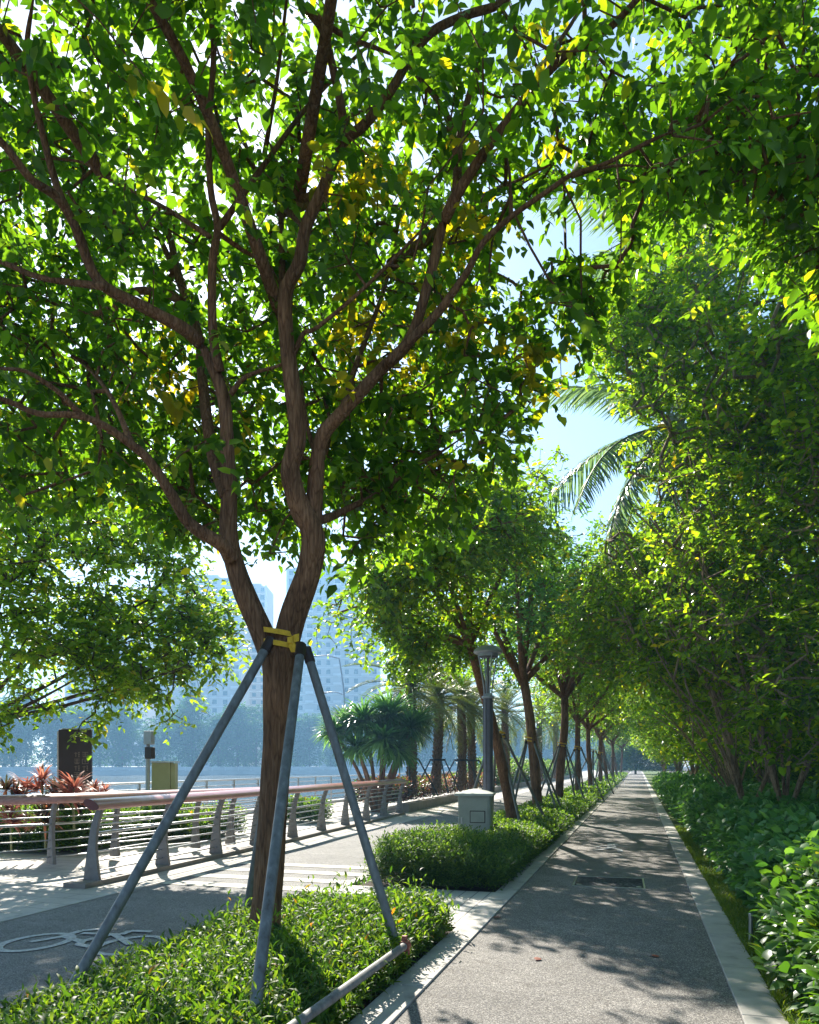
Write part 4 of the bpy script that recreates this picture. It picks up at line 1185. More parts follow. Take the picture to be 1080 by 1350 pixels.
# right border: big-leaved shrubs
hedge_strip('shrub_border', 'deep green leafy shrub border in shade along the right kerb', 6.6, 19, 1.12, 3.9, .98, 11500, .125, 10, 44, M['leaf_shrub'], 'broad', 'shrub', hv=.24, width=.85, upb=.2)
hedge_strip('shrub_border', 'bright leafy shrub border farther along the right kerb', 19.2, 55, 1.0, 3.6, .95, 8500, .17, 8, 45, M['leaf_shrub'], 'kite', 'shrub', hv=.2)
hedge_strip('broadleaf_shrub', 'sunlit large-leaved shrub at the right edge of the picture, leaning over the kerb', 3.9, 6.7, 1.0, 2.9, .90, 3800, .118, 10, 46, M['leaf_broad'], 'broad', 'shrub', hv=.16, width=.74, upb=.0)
# a few shoots reaching over the kerb
r = np.random.default_rng(5)
xy = np.column_stack([r.uniform(.95, 1.1, 9), r.uniform(5.0, 5.9, 9)])
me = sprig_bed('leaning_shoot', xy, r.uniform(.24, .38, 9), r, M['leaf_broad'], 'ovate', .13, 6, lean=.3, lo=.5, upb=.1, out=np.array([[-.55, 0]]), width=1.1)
tag(link('leaning_shoot', me), 'few large drooping leaves hanging over the right kerb by the pale pipe', 'plant')
# moss / short grass blades
n = 26000
xy = np.column_stack([KR1 + .01 + rng.uniform(0, 1, n) ** 1.3 * .7, 3.0 + rng.uniform(0, 1, n) ** 1.8 * 17])
me = sprig_bed('grass', xy, rng.uniform(.03, .07, len(xy)), rng, M['grass'], 'blade', .065, 3, lean=1.4, lo=.0, upb=.8, width=1.6)
tag(link('grass', me), 'yellow-green fine grass beside the right kerb', 'grass', kind='stuff')

# green hedge behind the railings, on the left
hedge_strip('hedge', 'leafy green hedge behind the river railing at the left edge', 11.0, 13.2, -14.2, -9.45, .82, 5200, .08, 10, 51, M['leaf_hedge'], 'kite')
p = G(150, 1115)
hedge_strip('hedge', 'sunlit green hedge behind the railings, between the red plants and the trunk', 13.4, 15.6, -10.9, -8.55, .74, 2600, .08, 10, 52, M['leaf_cover'], 'kite')
# red cordylines on top
def rosette(name, n, length, mat, seed, kind='sword', up=.6, width=1.0, spread=1.0):
    r = np.random.default_rng(seed)
    a = r.uniform(0, 2 * PI, n); e = r.uniform(0, 1, n)
    z = -.35 + (1.35) * (1 - e ** 1.2) if up > .5 else -.8 + 1.7 * (1 - e)
    dv = np.column_stack([np.cos(a) * spread, np.sin(a) * spread, z])
    pos = norm(dv) * .02
    nr = np.column_stack([-np.cos(a) * np.maximum(z, .1), -np.sin(a) * np.maximum(z, .1), np.ones(n)])
    return leaves_mesh(name, pos, dv, nr, length * r.uniform(.65, 1.1, n), mat, kind, None, width)
cord = [rosette('leaf_rosette', 46, .46, M['leaf_red'], 60, width=1.9, spread=.72), rosette('leaf_rosette', 46, .46, M['leaf_redgreen'], 61, width=1.9, spread=.72)]
mb = MB(); mb.tube([(0, 0, -.75), (.02, 0, -.3), (0, 0, 0)], .022, 8); cstem = mb.mesh('stem', M['rachis'])
labs = ['dark green and red spiky plant at the left edge, behind the river railing', 'orange-red spiky plant, second from the left edge behind the railing', 'tall pale red spiky plant between its neighbours, left of the dark pillar',
        'dark red spiky plant just left of the dark pillar', 'bright orange spiky plant in front of the dark pillar', 'small red spiky plant right of the dark pillar', 'smallest red spiky plant, farthest right beside the dark pillar',
        'low red spiky plant hidden behind the railing below the pillar', 'low reddish spiky plant at the left edge under the handrail']
for k, (px, py, d, s, kind) in enumerate([(8, 1042, 12.6, .9, 1), (35, 1040, 12.8, 1.0, 0), (56, 1030, 13.0, 1.05, 0), (76, 1044, 12.7, .9, 1), (98, 1040, 12.6, 1.1, 0), (124, 1042, 13.2, .7, 0), (139, 1042, 13.2, .55, 0), (60, 1072, 12.2, .9, 1), (15, 1074, 12.2, .9, 0)]):
    p = W(px, py, d)
    t = thing('spiky_plant', labs[k], 'plant', tuple(p), rng.uniform(0, 6), 'red-leaved spiky plants')
    t.scale = (s * .85,) * 3
    link('leaf_rosette', cord[kind], t)
    link('leaf_rosette', cord[kind], t, (.1, .05, -.16), (.5, .3, 2))
    link('stem', cstem, t)

# planter with reddish hedge along the far left of the lane
pl = [G(522, 1075)[:2], G(560, 1066)[:2], G(595, 1057)[:2], G(625, 1050)[:2]]
pl = np.array([(-7.35, 24.3), (-7.5, 29), (-7.75, 36), (-7.9, 45), (-7.9, 110)])
mb = MB()
m = len(pl)
V = np.concatenate([np.column_stack([pl[:, 0] + dx, pl[:, 1], np.full(m, z)]) for dx, z in ((0, -.05), (0, .30), (-.3, .30), (-.3, .02))])
mb.add(V, [(k * m + i, k * m + i + 1, (k + 1) * m + i + 1, (k + 1) * m + i) for k in range(3) for i in range(m - 1)] + [(0, m, 2 * m, 3 * m)])
tag(mb.obj('planter_kerb', M['plinth']), 'raised stone edge of the planter beside the bicycle lane', 'planter edge')
r = np.random.default_rng(55)
n = 9000
yy = 24.4 + r.uniform(0, 1, n) ** 1.4 * 40
xx = np.interp(yy, pl[:, 1], pl[:, 0]) - .35 - r.uniform(0, 1, n) * 1.7
h = .85 + .22 * r.uniform(0, 1, n) + .12 * lumpy(xx, yy, 1, 2)
me = sprig_bed('hedge', np.column_stack([xx, yy]), h, r, None, 'kite', .11, 7, lean=.3, lo=.3, upb=.5, mats=[M['leaf_redgreen'], M['leaf_hedge']], mi=(r.uniform(0, 1, n) < .25).astype(int))
tag(link('hedge', me), 'dark reddish hedge with pink tips in the raised planter under the palms', 'hedge')
# small green potted shrub beyond the railing
r = np.random.default_rng(9)
p = G(445, 1085)
hedge_strip('low_shrub', 'small yellow-green clipped shrub beyond the lane railing', p[1] - .6, p[1] + .6, p[0] - 1.6, p[0] - .4, .75, 700, .09, 9, 57, M['leaf_cover'], 'kite', 'shrub')
hedge_strip('hedge', 'dark hedge beyond the palms, across the bicycle lane from the staked trees', 46, 110, -10.5, -8.2, 1.9, 6500, .2, 8, 58, M['leaf_hedge'], 'kite')

# ================================================================== SPIKY TREE AND PALMS (left)
head = [rosette('leaf_head', 330, 1.2, M['sword'], 70, up=.3, width=1.25), rosette('leaf_head', 300, 1.2, M['sword'], 71, up=.3, width=1.25)]
c0 = W(500, 1040, 25.5)
t = thing('dracaena_tree', 'round many-headed spiky green plant left of the palm trunks', 'tree', (c0[0], c0[1], 0), TH)
k = 0
for (px, py, dd, s) in [(440, 965, 0, .8), (470, 985, -.3, .9), (480, 950, .1, 1.15), (515, 945, .4, 1.2), (505, 975, -.5, 1.15), (540, 960, .1, 1.0), (552, 950, .6, .8), (455, 950, .8, .9), (525, 990, -.4, .9)]:
    q = W(px, py, 25.5 + dd) - np.array([c0[0], c0[1], 0])
    ql = np.array([q[0] * math.cos(TH) + q[1] * math.sin(TH), -q[0] * math.sin(TH) + q[1] * math.cos(TH), q[2]])
    mb = MB(); mb.tube(smooth_line([(ql[0] * .12, ql[1] * .2, 0), (ql[0] * .5, ql[1] * .5, ql[2] * .55), ql], 5), np.linspace(.07, .045, 11), 8)
    st = mb.obj('stem', M['bark'], t, smooth=True)
    link('leaf_head', head[k % 2], t, tuple(ql), (rng.normal(0, .15), rng.normal(0, .15), rng.uniform(0, 6)), s * .88); k += 1

def frond_mesh(name, L, nl, leaflet, arch, mat, seed, droop=.4, vee=.35, width=1.0, fwd=.5):
    r = np.random.default_rng(seed)
    t = np.linspace(0, 1, 24)
    line = np.column_stack([np.zeros(24), L * (t - .12 * arch * t ** 3), L * arch * (.35 * t - .95 * t ** 2.2)])
    tt = np.linspace(.08, .985, nl)
    P = np.stack([np.interp(tt, t, line[:, i]) for i in range(3)], 1)
    T = norm(np.stack([np.interp(tt, t, np.gradient(line[:, i])) for i in range(3)], 1))
    up = norm(np.cross(np.array([[1.0, 0, 0]]), T))
    pos = []; dv = []; nr = []; sz = []
    for s in (-1, 1):
        d = np.array([[s, 0, 0]]) + T * fwd + up * vee + r.normal(0, .07, (nl, 3)); d[:, 2] -= droop
        pos.append(P); dv.append(d); nr.append(np.tile([[0, 0, 1.0]], (nl, 1)) + r.normal(0, .2, (nl, 3)))
        sz.append(leaflet * (.35 + .65 * np.sin(PI * np.clip(tt * .93 + .07, 0, 1)) ** .6) * r.uniform(.88, 1.08, nl))
    me = leaves_mesh(name, np.concatenate(pos), np.concatenate(dv), np.concatenate(nr), np.concatenate(sz), [mat, M['rachis']], 'sword', None, width)
    # rachis joined into the same mesh
    mb = MB(); mb.tube(line, np.linspace(.028, .006, 24) * (L / 3) ** .5, 6, mi=1)
    rm = mb.mesh('r', [mat, M['rachis']])
    bm = bmesh.new(); bm.from_mesh(me); bm.from_mesh(rm); bm.to_mesh(me); bm.free()
    bpy.data.meshes.remove(rm)
    return me

date_fr = [frond_mesh('frond', 2.3, 60, .42, .55, M['frond_date'], 80 + i, droop=.15, vee=.45, fwd=.9) for i in range(3)]
coco_fr = [frond_mesh('frond', 3.3, 74, .80, .55, M['frond'], 90 + i, droop=.75, vee=.1, fwd=.55) for i in range(3)]
def palm_trunk(h, r0, r1, seed, scaly):
    mb = MB()
    z = np.linspace(0, h, 26)
    mb.tube(np.column_stack([.06 * np.sin(z * .8 + seed), .05 * np.cos(z * .7 + seed), z]), np.interp(z / h, [0, .1, 1], [r0 * 1.25, r0, r1]), 14)
    if scaly:
        r = np.random.default_rng(seed)
        rows = int(h / .16)
        for i in range(rows):
            zz = (i + .5) * h / rows
            rr = np.interp(zz / h, [0, .1, 1], [r0 * 1.25, r0, r1])
            for j in range(7):
                a = (j + .5 * (i % 2)) * 2 * PI / 7 + r.normal(0, .08)
                x, y = math.cos(a), math.sin(a)
                tx, ty = -y, x
                cx, cy = .06 * math.sin(zz * .8 + seed), .05 * math.cos(zz * .7 + seed)
                b0 = np.array([cx + x * rr * .95, cy + y * rr * .95, zz])
                w = rr * .42; o = rr * r.uniform(.4, .62); hh = .19
                T = np.array([tx, ty, 0]) * w; O = np.array([x, y, 0]) * o
                mb.add([b0 - T - [0, 0, hh * .5], b0 + T - [0, 0, hh * .5], b0 + T * .55 + O + [0, 0, hh * .55], b0 - T * .55 + O + [0, 0, hh * .55], b0 - T * .6 + [0, 0, hh * .6], b0 + T * .6 + [0, 0, hh * .6]],
                       [(0, 1, 2, 3), (3, 2, 5, 4), (0, 3, 4), (1, 5, 2)])
    return mb.mesh('trunk', M['palm_bark'] if scaly else M['trunk_green'], smooth=not scaly)
def palm(name, label, loc, h, trunk, fronds, nf, seed, group=None, el=(-.5, 1.25), shaft=False, tilt=(0, 0), fs=1.0):
    r = random.Random(seed)
    t = thing(name, label, 'palm tree', loc, 0, group)
    t.rotation_euler = (tilt[0], tilt[1], r.uniform(0, 6))
    link('trunk', trunk, t)
    for k in range(nf):
        u = k / (nf - 1)
        pitch = el[1] + (el[0] - el[1]) * u + r.uniform(-.1, .1)
        o = link('frond', fronds[k % len(fronds)], t, (.06 * math.sin(h * .8), 0, h - .05 - .25 * u), None, fs * r.uniform(.85, 1.1))
        o.rotation_mode = 'XYZ'
        o.rotation_euler = Euler((pitch, r.uniform(-.25, .25), k * 2.3999 + r.uniform(-.2, .2)))
    return t
dtr = [palm_trunk(3.9, .155, .15, s, True) for s in (1, 2)]
pl_labels = ['date palm with rough brown trunk right behind the round spiky plant', 'date palm with rough brown trunk, standing alone left of the pair of trunks', 'date palm, left trunk of the close pair left of the lamp post',
             'date palm, right trunk of the close pair left of the lamp post', 'date palm seen just right of the lamp post', 'far date palm seen between the first two staked trees', 'far date palm hidden behind the staked trees']
for k, (px, d, h, nf) in enumerate([(541, 27.5, 4.5, 26), (577, 30, 4.4, 26), (608, 33, 4.5, 24), (623, 34.5, 4.3, 24), (667, 40, 4.6, 22), (712, 50, 5, 20), (733, 62, 5, 18)]):
    p = W(px, 1008, d)
    palm('date_palm', pl_labels[k], (p[0], p[1], .5), 3.9, dtr[k % 2], date_fr, nf + 10, 100 + k, 'date palms in the planter', el=(-.75, 1.2), fs=1.05).scale = (1, 1, h / 4.4)
# dark braces round the palm trunks
def brace(name, label, px, d, group):
    p = W(px, 1008, d)
    t = thing(name, label, 'tree support', (p[0], p[1], .5), rng.uniform(0, 2), group)
    mb = MB(); mb.lathe([(.30, 1.25), (.32, 1.25), (.32, 1.33), (.30, 1.33)], n=16); mb.obj('collar', M['black_pole'], t)
    for k in range(4):
        a = k * PI / 2
        mb = MB(); mb.tube([(math.cos(a) * .3, math.sin(a) * .3, 1.3), (math.cos(a) * 1.0, math.sin(a) * 1.0, 0)], .028, 8); mb.obj('pole', M['black_pole'], t)
for k, (px, d) in enumerate([(541, 27.5), (577, 30), (608, 33), (623, 34.5)]):
    brace('palm_brace', ['dark pole brace round the palm trunk behind the spiky plant', 'dark pole brace round the lone palm trunk', 'dark pole brace round the left trunk of the palm pair', 'dark pole brace round the right trunk of the palm pair'][k], px, d, 'dark braces round the palms')

# coconut palms behind the right-hand trees
ctr = palm_trunk(1.0, .16, .13, 7, False)
for k, (px, py, d, lab) in enumerate([(880, 550, 15.0, 'lower coconut palm on the right, its fronds drooping towards the path'), (905, 325, 16.0, 'tallest coconut palm, its frond against the blue sky on the right'), ]):
    p = W(px, py, d)
    b0 = np.array([[4.6, 17.5, 0], [5.2, 20.0, 0]][k])
    top = np.array([p[0], p[1], p[2]]) - b0
    t = thing('coconut_palm', lab, 'palm tree', tuple(b0))
    mb = MB(); q = smooth_line([(0, 0, -.2), (top[0] * .05, top[1] * .05, top[2] * .3), (top[0] * .4, top[1] * .4, top[2] * .7), tuple(top)], 8)
    mb.tube(q, np.linspace(.18, .12, len(q)), 14); mb.obj('trunk', M['trunk_green'], t, smooth=True)
    rr_ = random.Random(120 + k)
    for j in range(20):
        u = j / 19
        o = link('frond', coco_fr[j % 3], t, (top[0], top[1], top[2] - .05 - .25 * u), None, rr_.uniform(.85, 1.1))
        o.rotation_euler = Euler((1.1 - 1.95 * u + rr_.uniform(-.1, .1), rr_.uniform(-.25, .25), j * 2.3999 + rr_.uniform(-.2, .2) + k))

# ================================================================== STREET TREES ALONG THE LEFT OF THE PATH
def row_proto(seed, h, lean):
    r = np.random.default_rng(seed)
    lx, ly = lean
    f = np.array([lx * 3.4, ly * 3.4, 3.4])
    stems = [([(0, 0, -.2), (lx * .8, ly * .8, 1.0), (lx * 2.3 + .05, ly * 2.2, 2.3), tuple(f)], .125, .10)]
    ends = []
    for k in range(5):
        a = k * 2 * PI / 5 + r.uniform(-.4, .4); R = r.uniform(1.5, 2.3)
        e = f + np.array([math.cos(a) * R, math.sin(a) * R, r.uniform(1.6, 3.4)])
        mid = f + (e - f) * .5 + np.array([math.cos(a) * .15, math.sin(a) * .15, -.2])
        stems.append(([tuple(f - np.array([0, 0, .25])), tuple(mid), tuple(e)], .075, .025)); ends.append(e)
    stems.append(([tuple(f), tuple(f + [.2, -.1, 1.8]), tuple(f + [0, .1, h - 4.2])], .08, .025)); ends.append(f + np.array([0, 0, h - 4.6]))
    lumps = [(*e, 1.7, 1.7, 1.25) for e in ends] + [(f[0], f[1], f[2] + 1.9, 2.2, 2.2, 1.4), (f[0] + 1.2, f[1] - 1.0, f[2] + .9, 1.6, 1.5, .9), (f[0] - 1.5, f[1] + .3, f[2] + .9, 1.6, 1.5, 1.0)]
    return stems, lumps
protos = []
for s, (h, lean) in enumerate([(7.6, (-.16, .0)), (7.8, (-.12, .05)), (7.2, (.05, .0)), (8.0, (0, 0))]):
    st, lu = row_proto(200 + s, h, lean)
    protos.append(generic_tree(210 + s, st, lu, 2300, M['leaf_feather'] if s == 1 else M['leaf_row'], M['bark'], 'kite', leaf=.155, k=9, length=.5, droop=.35, keep=lambda P: clump(P, .5, 9, .2), yellow=(M['leaf_yellow'], .01)))
base1 = W(677, 1008, 18.2); base1[2] = 0
tr1 = [W(678, 1092, 18.2), W(664, 1020, 18.0), W(648, 950, 17.7), (W(631, 890, 17.4)), W(617, 840, 17.0)]
st1 = [(tr1, .13, .095)]
for (ex, ey, ed) in [(470, 800, 15.5), (540, 740, 14.5), (620, 690, 16), (560, 690, 13), (690, 700, 17), (500, 840, 16.5), (610, 640, 15), (650, 780, 18.5), (720, 640, 18)]:
    e = W(ex, ey, ed); f = np.array(tr1[-1]) * .8 + np.array(tr1[-2]) * .2
    st1.append(([tuple(f), tuple(f * .55 + e * .45 + np.array([0, 0, .1])), tuple(e)], .065, .02))
lu1 = [(*W(x, y, d), r_, r_, r_ * .62) for x, y, d, r_ in [(490, 800, 15.5, 1.25), (550, 750, 14.3, 1.5), (610, 700, 15.5, 1.7), (560, 690, 12.8, 1.35), (690, 700, 17.5, 1.8), (520, 840, 16.5, 1.2), (610, 640, 15, 1.7), (600, 810, 17, 1.4), (700, 630, 18, 1.7), (640, 670, 13.2, 1.1), (480, 770, 14, 1.0), (462, 825, 15, .9), (545, 862, 16.5, 1.0), (600, 862, 17.5, .9), (520, 800, 15.5, 1.2), (455, 785, 14.5, .8)]]
def keep_row1(P):
    x, y, d = proj(P)
    return (y < np.interp(x, [400, 440, 480, 540, 600, 640, 700, 760], [840, 865, 885, 915, 905, 840, 800, 800])) & (y > np.interp(x, [420, 470, 540, 700], [800, 740, 640, 590])) & (x < 745) & clump(P, .45, 31, .22)
first_tree = generic_tree(225, st1, lu1, 6400, M['leaf_row'], M['bark'], 'ovate', leaf=.135, k=9, length=.45, droop=.35, keep=keep_row1, world=True,  yellow=(M['leaf_yellow'], .01))
place_tree('street_tree', 'leaning staked street tree behind the lamp post, its wide crown spreading over the bicycle lane', 'tree', *first_tree, (0, 0, 0), 0, 'staked street trees left of the path')
rowspec = [  # px of base, depth, proto, lab
    (677, 18.4, 0, 'leaning staked street tree, first behind the lamp post'), (711, 22.5, 1, 'leaning staked street tree with a yellow tie, second behind the lamp post'),
    (737, 28.5, 2, 'curving staked street tree, third behind the lamp post'), (762, 34, 3, 'straight staked street tree, fourth behind the lamp post'),
    (779, 41, 2, 'staked street tree, fifth behind the lamp post'), (792, 50, 3, 'staked street tree, sixth behind the lamp post'), (801, 60, 1, 'small far staked street tree, seventh behind the lamp post'),
    (808, 72, 3, 'small far staked street tree, eighth behind the lamp post'), (814, 86, 0, 'small far street tree, ninth behind the lamp post'), (819, 104, 2, 'farthest street tree on the left of the path')]
for k, (px, d, pi_, lab) in enumerate(rowspec):
    p = W(px, 1008, d)
    wood, crown = protos[pi_]
    if k == 1:
        st_, lu_ = row_proto(201, 7.8, (-.12, .05)); org = np.array([p[0], p[1], 0])
        wood, crown = generic_tree(226, st_, lu_, 2300, M['leaf_feather'], M['bark'], 'kite', leaf=.15, k=9, length=.5, droop=.35, keep=lambda P: clump(P, .5, 9, .2) & sun_open(P * 1.28 + org, 5), yellow=(M['leaf_yellow'], .01))
    if k: place_tree('street_tree', lab, 'tree', wood, crown, (p[0], p[1], 0), [0, .0, .3, 1.9, 4, 2.2, .3, 5, 0, 1][k], 'staked street trees left of the path', scale=[1.0, 1.28, 1.3, 1.1, 1.1, 1.1, 1.1, 1.15, 1.2, 1.2][k])
    if d < 80:
        lean = [(-.16, 0), (-.12, .05), (.05, 0), (0, 0)][pi_]
        zt = 2.35
        c = np.array([p[0] + lean[0] * zt, p[1] + lean[1] * zt, zt])
        tops = []; feet = []
        for q in range(4):
            a = q * PI / 2 + .5 + k * .3
            tops.append(c + [math.cos(a) * .14, math.sin(a) * .14, -.02]); feet.append((c[0] + math.cos(a) * 1.15 - lean[0] * 1.2, c[1] + math.sin(a) * 1.15, 0))
        props('tree_support', 'grey steel poles and yellow tie round the ' + ['first', 'second', 'third', 'fourth', 'fifth', 'sixth', 'seventh', 'eighth'][k] + ' street tree behind the lamp post', tops, feet, .035, tuple(c), .165, (c[0], c[1], 0), 'pole supports of the street trees', bow=False)

# ================================================================== TREE BEHIND THE RAILINGS, LEFT
lb = cam(-8.2, 13.5)
st = [([(lb[0], lb[1], -.2), (lb[0] + .1, lb[1], 1.2), (lb[0] + .3, lb[1] + .1, 2.4)], .2, .16)]
top = np.array([lb[0] + .3, lb[1] + .1, 2.4])
tgt = [W(110, 890, 13.2), W(235, 800, 13.6), W(230, 885, 12.6), W(60, 720, 13), W(150, 720, 14.5), W(-120, 760, 12.5), W(290, 850, 13.8), W(-60, 600, 13.5), W(60, 560, 14.5)]
for e in tgt:
    mid = top * .5 + e * .5 + np.array([0, 0, -.15])
    st.append(([tuple(top - np.array([0, 0, .1])), tuple(mid), tuple(e)], .05, .012))
lum = [(*W(x, y, d), r_, r_, r_ * .75) for x, y, d, r_ in [(-60, 760, 13.2, 2.6), (60, 760, 13, 2.0), (160, 850, 13.2, 1.35), (230, 880, 13.0, 1.1), (250, 820, 13.5, 1.1), (140, 740, 14, 1.5), (40, 880, 12.6, 1.2), (-40, 620, 14, 2.6), (90, 620, 14.5, 1.9), (170, 900, 12.8, .9), (285, 870, 13.8, .9), (190, 700, 14.5, 1.2), (230, 760, 14.2, 1.0), (110, 820, 13, 1.2), (290, 830, 13.2, .8), (215, 690, 15, 1.1), (118, 955, 12.4, .45), (240, 950, 12.6, .45), (10, 950, 12.2, .5), (180, 915, 12.4, .5)]]
le = poly_y([-300, 0, 40, 90, 120, 160, 200, 250, 290, 330, 400], [985, 985, 935, 955, 990, 925, 955, 985, 925, 890, 700])
def keep_left(P):
    x, y, d = proj(P)
    k = (y < le(x)) & (x < 332) & (d > 8)
    k &= ~inside([(135, 750), (205, 742), (212, 764), (150, 775)], x, y)
    k &= ~((x > 262) & (y < 770 + 25 * np.sin(x * .2)))
    return k & clump(P, .55, 12, .36)
wood, crown = generic_tree(301, st, lum, 7000, M['leaf_left'], M['bark_dark'], 'ovate', leaf=.13, k=9, length=.42, droop=.3, keep=keep_left, world=True, twig_r=.004, yellow=(M['leaf_yellow'], .015))
place_tree('riverside_tree', 'spreading light green tree reaching in from the left over the railings', 'tree', wood, crown, (0, 0, 0))

# ================================================================== RIGHT-HAND TREES
def multi(base, n, spread, h, seed, r0=.09):
    r = np.random.default_rng(seed)
    st = [([(base[0], base[1], -.2), (base[0], base[1], .45), (base[0] + .03, base[1], .9)], r0 * 1.25, r0)]
    b0 = np.array([base[0], base[1], .75])
    for k in range(n):
        a = r.uniform(0, 2 * PI) if k > 2 else PI + .3 * (k - 1)
        R = spread * r.uniform(.5, 1.1)
        e = b0 + np.array([math.cos(a) * R, math.sin(a) * R, h * r.uniform(.45, 1)])
        m1 = b0 + (e - b0) * np.array([.3, .3, .42]) + r.normal(0, .08, 3)
        m2 = b0 + (e - b0) * np.array([.68, .68, .72]) + r.normal(0, .12, 3)
        st.append(([tuple(b0), tuple(m1), tuple(m2), tuple(e)], r0 * r.uniform(.26, .5), .010))
        for q in range(2):
            s0 = m1 * .5 + m2 * .5 if q else m2; v = r.normal(0, .55, 3); v[2] = abs(v[2]) + .5
            st.append(([tuple(s0), tuple(s0 + v * .6 + r.normal(0, .08, 3)), tuple(s0 + v * 1.3)], r0 * .3, .010))
    return st
redge = poly_y([640, 700, 720, 745, 780, 800, 820, 850, 900, 1000, 1100], [5000, 690, 640, 560, 470, 380, 330, 300, 262, 230, 200])
def keep_right(P):
    x, y, d = proj(P)
    k = (x > 735) & (y > np.interp(x, [700, 745, 785, 815, 850, 900, 960, 1080], [800, 640, 400, 345, 310, 280, 235, 180]) + 12 * np.sin(y * .06))
    k &= ~((y > np.interp(x, [840, 900, 1000, 1080], [930, 950, 1005, 1030])))
    k &= ~inside([(640, 345), (662, 295), (752, 244), (812, 285), (815, 330), (770, 375), (690, 385)], x, y)
    k &= ~inside([(700, 530), (800, 505), (835, 560), (790, 700), (720, 760)], x, y)
    return k & clump(P, .45, 14, .3)
b1 = W(1036, 1008, 11.6); b2 = W(986, 1008, 12.2)
lum = [(2.6, 12.2, 6.2, 2.1, 2.0, 2.4), (1.6, 12.0, 5.0, 1.7, 1.7, 1.7), (2.9, 11.0, 4.2, 1.6, 1.7, 1.6), (1.9, 13.5, 7.4, 1.9, 1.9, 1.9), (3.2, 10.0, 6.6, 1.7, 1.9, 2.2), (1.0, 13.2, 4.4, 1.4, 1.5, 1.1), (2.6, 12.0, 8.6, 2.0, 2.0, 1.6), (1.7, 11.4, 7.4, 1.5, 1.6, 1.5), (1.4, 11.6, 3.6, 1.2, 1.3, .8), (2.3, 10.8, 2.6, 1.2, 1.3, .8), (3.2, 11.4, 2.4, 1.1, 1.2, .9), (2.7, 11.0, 1.7, 1.1, 1.1, .6), (1.7, 11.6, 2.3, .8, .9, .6)] + [(*W(x, y, d), r_, r_, r_) for x, y, d, r_ in [(840, 400, 12.5, 1.15), (815, 450, 12.2, .8), (870, 470, 12.2, 1.1), (860, 560, 12, .9), (900, 380, 12, 1.2), (800, 420, 12.8, .6)]]
wood, crown = generic_tree(401, multi(b1, 9, 2.0, 6.0, 41, .075), lum, 6800, M['leaf_right'], M['bark_pale'], 'ovate', leaf=.115, k=10, length=.34, droop=.3, keep=keep_right, world=True, yellow=(M['leaf_yellow'], .006))
place_tree('evergreen_tree', 'dense dark evergreen tree with a pale trunk at the right edge, behind the shrub border', 'tree', wood, crown, (0, 0, 0))
lum = [(1.0, 14.6, 4.2, 1.7, 1.7, 1.3), (1.6, 14.8, 5.9, 1.8, 1.8, 1.7), (.3, 15.0, 5.0, 1.3, 1.5, 1.2), (2.4, 14.8, 7.6, 1.9, 1.9, 1.9), (2.2, 14, 3.6, 1.4, 1.4, .9), (.9, 13.8, 3.2, 1.1, 1.2, .8), (1.9, 13.2, 2.7, 1.0, 1.1, .8)]
wood, crown = generic_tree(402, multi(b2, 9, 2.1, 5.2, 42, .065), lum, 5000, M['leaf_right'], M['bark_pale'], 'ovate', leaf=.112, k=10, length=.34, droop=.3, keep=keep_right, world=True, yellow=(M['leaf_yellow'], .008))
place_tree('evergreen_tree', 'many-stemmed evergreen tree with fanning pale branches, left of the one at the right edge', 'tree', wood, crown, (0, 0, 0))
# the tree lit yellow green leaning over the path
def keep_mid(P):
    x, y, d = proj(P)
    return (x > 690 + 20 * np.sin(y * .05)) & (y < 925) & clump(P, .45, 15, .2)
b3 = (2.1, 18.6)
lum = [(-.9, 17.2, 4.3, 1.2, 1.3, .9), (-.2, 16.4, 4.9, 1.3, 1.3, 1.1), (.4, 18.4, 4.7, 2.0, 1.9, 1.4), (-.5, 18.0, 5.4, 1.5, 1.6, 1.2), (1.5, 18.6, 6.0, 2.0, 2.0, 1.7), (.3, 19, 6.7, 1.6, 1.6, 1.3), (1.4, 17.6, 3.9, 1.5, 1.5, .9)]
wood, crown = generic_tree(403, multi(b3, 9, 2.2, 4.8, 43, .06), lum, 4000, M['leaf_row'], M['bark_pale'], 'kite', leaf=.125, k=9, length=.38, droop=.3, keep=keep_mid, world=True, yellow=(M['leaf_yellow'], .03))
place_tree('evergreen_tree', 'yellow-green sunlit tree leaning from the right over the middle of the path', 'tree', wood, crown, (0, 0, 0))
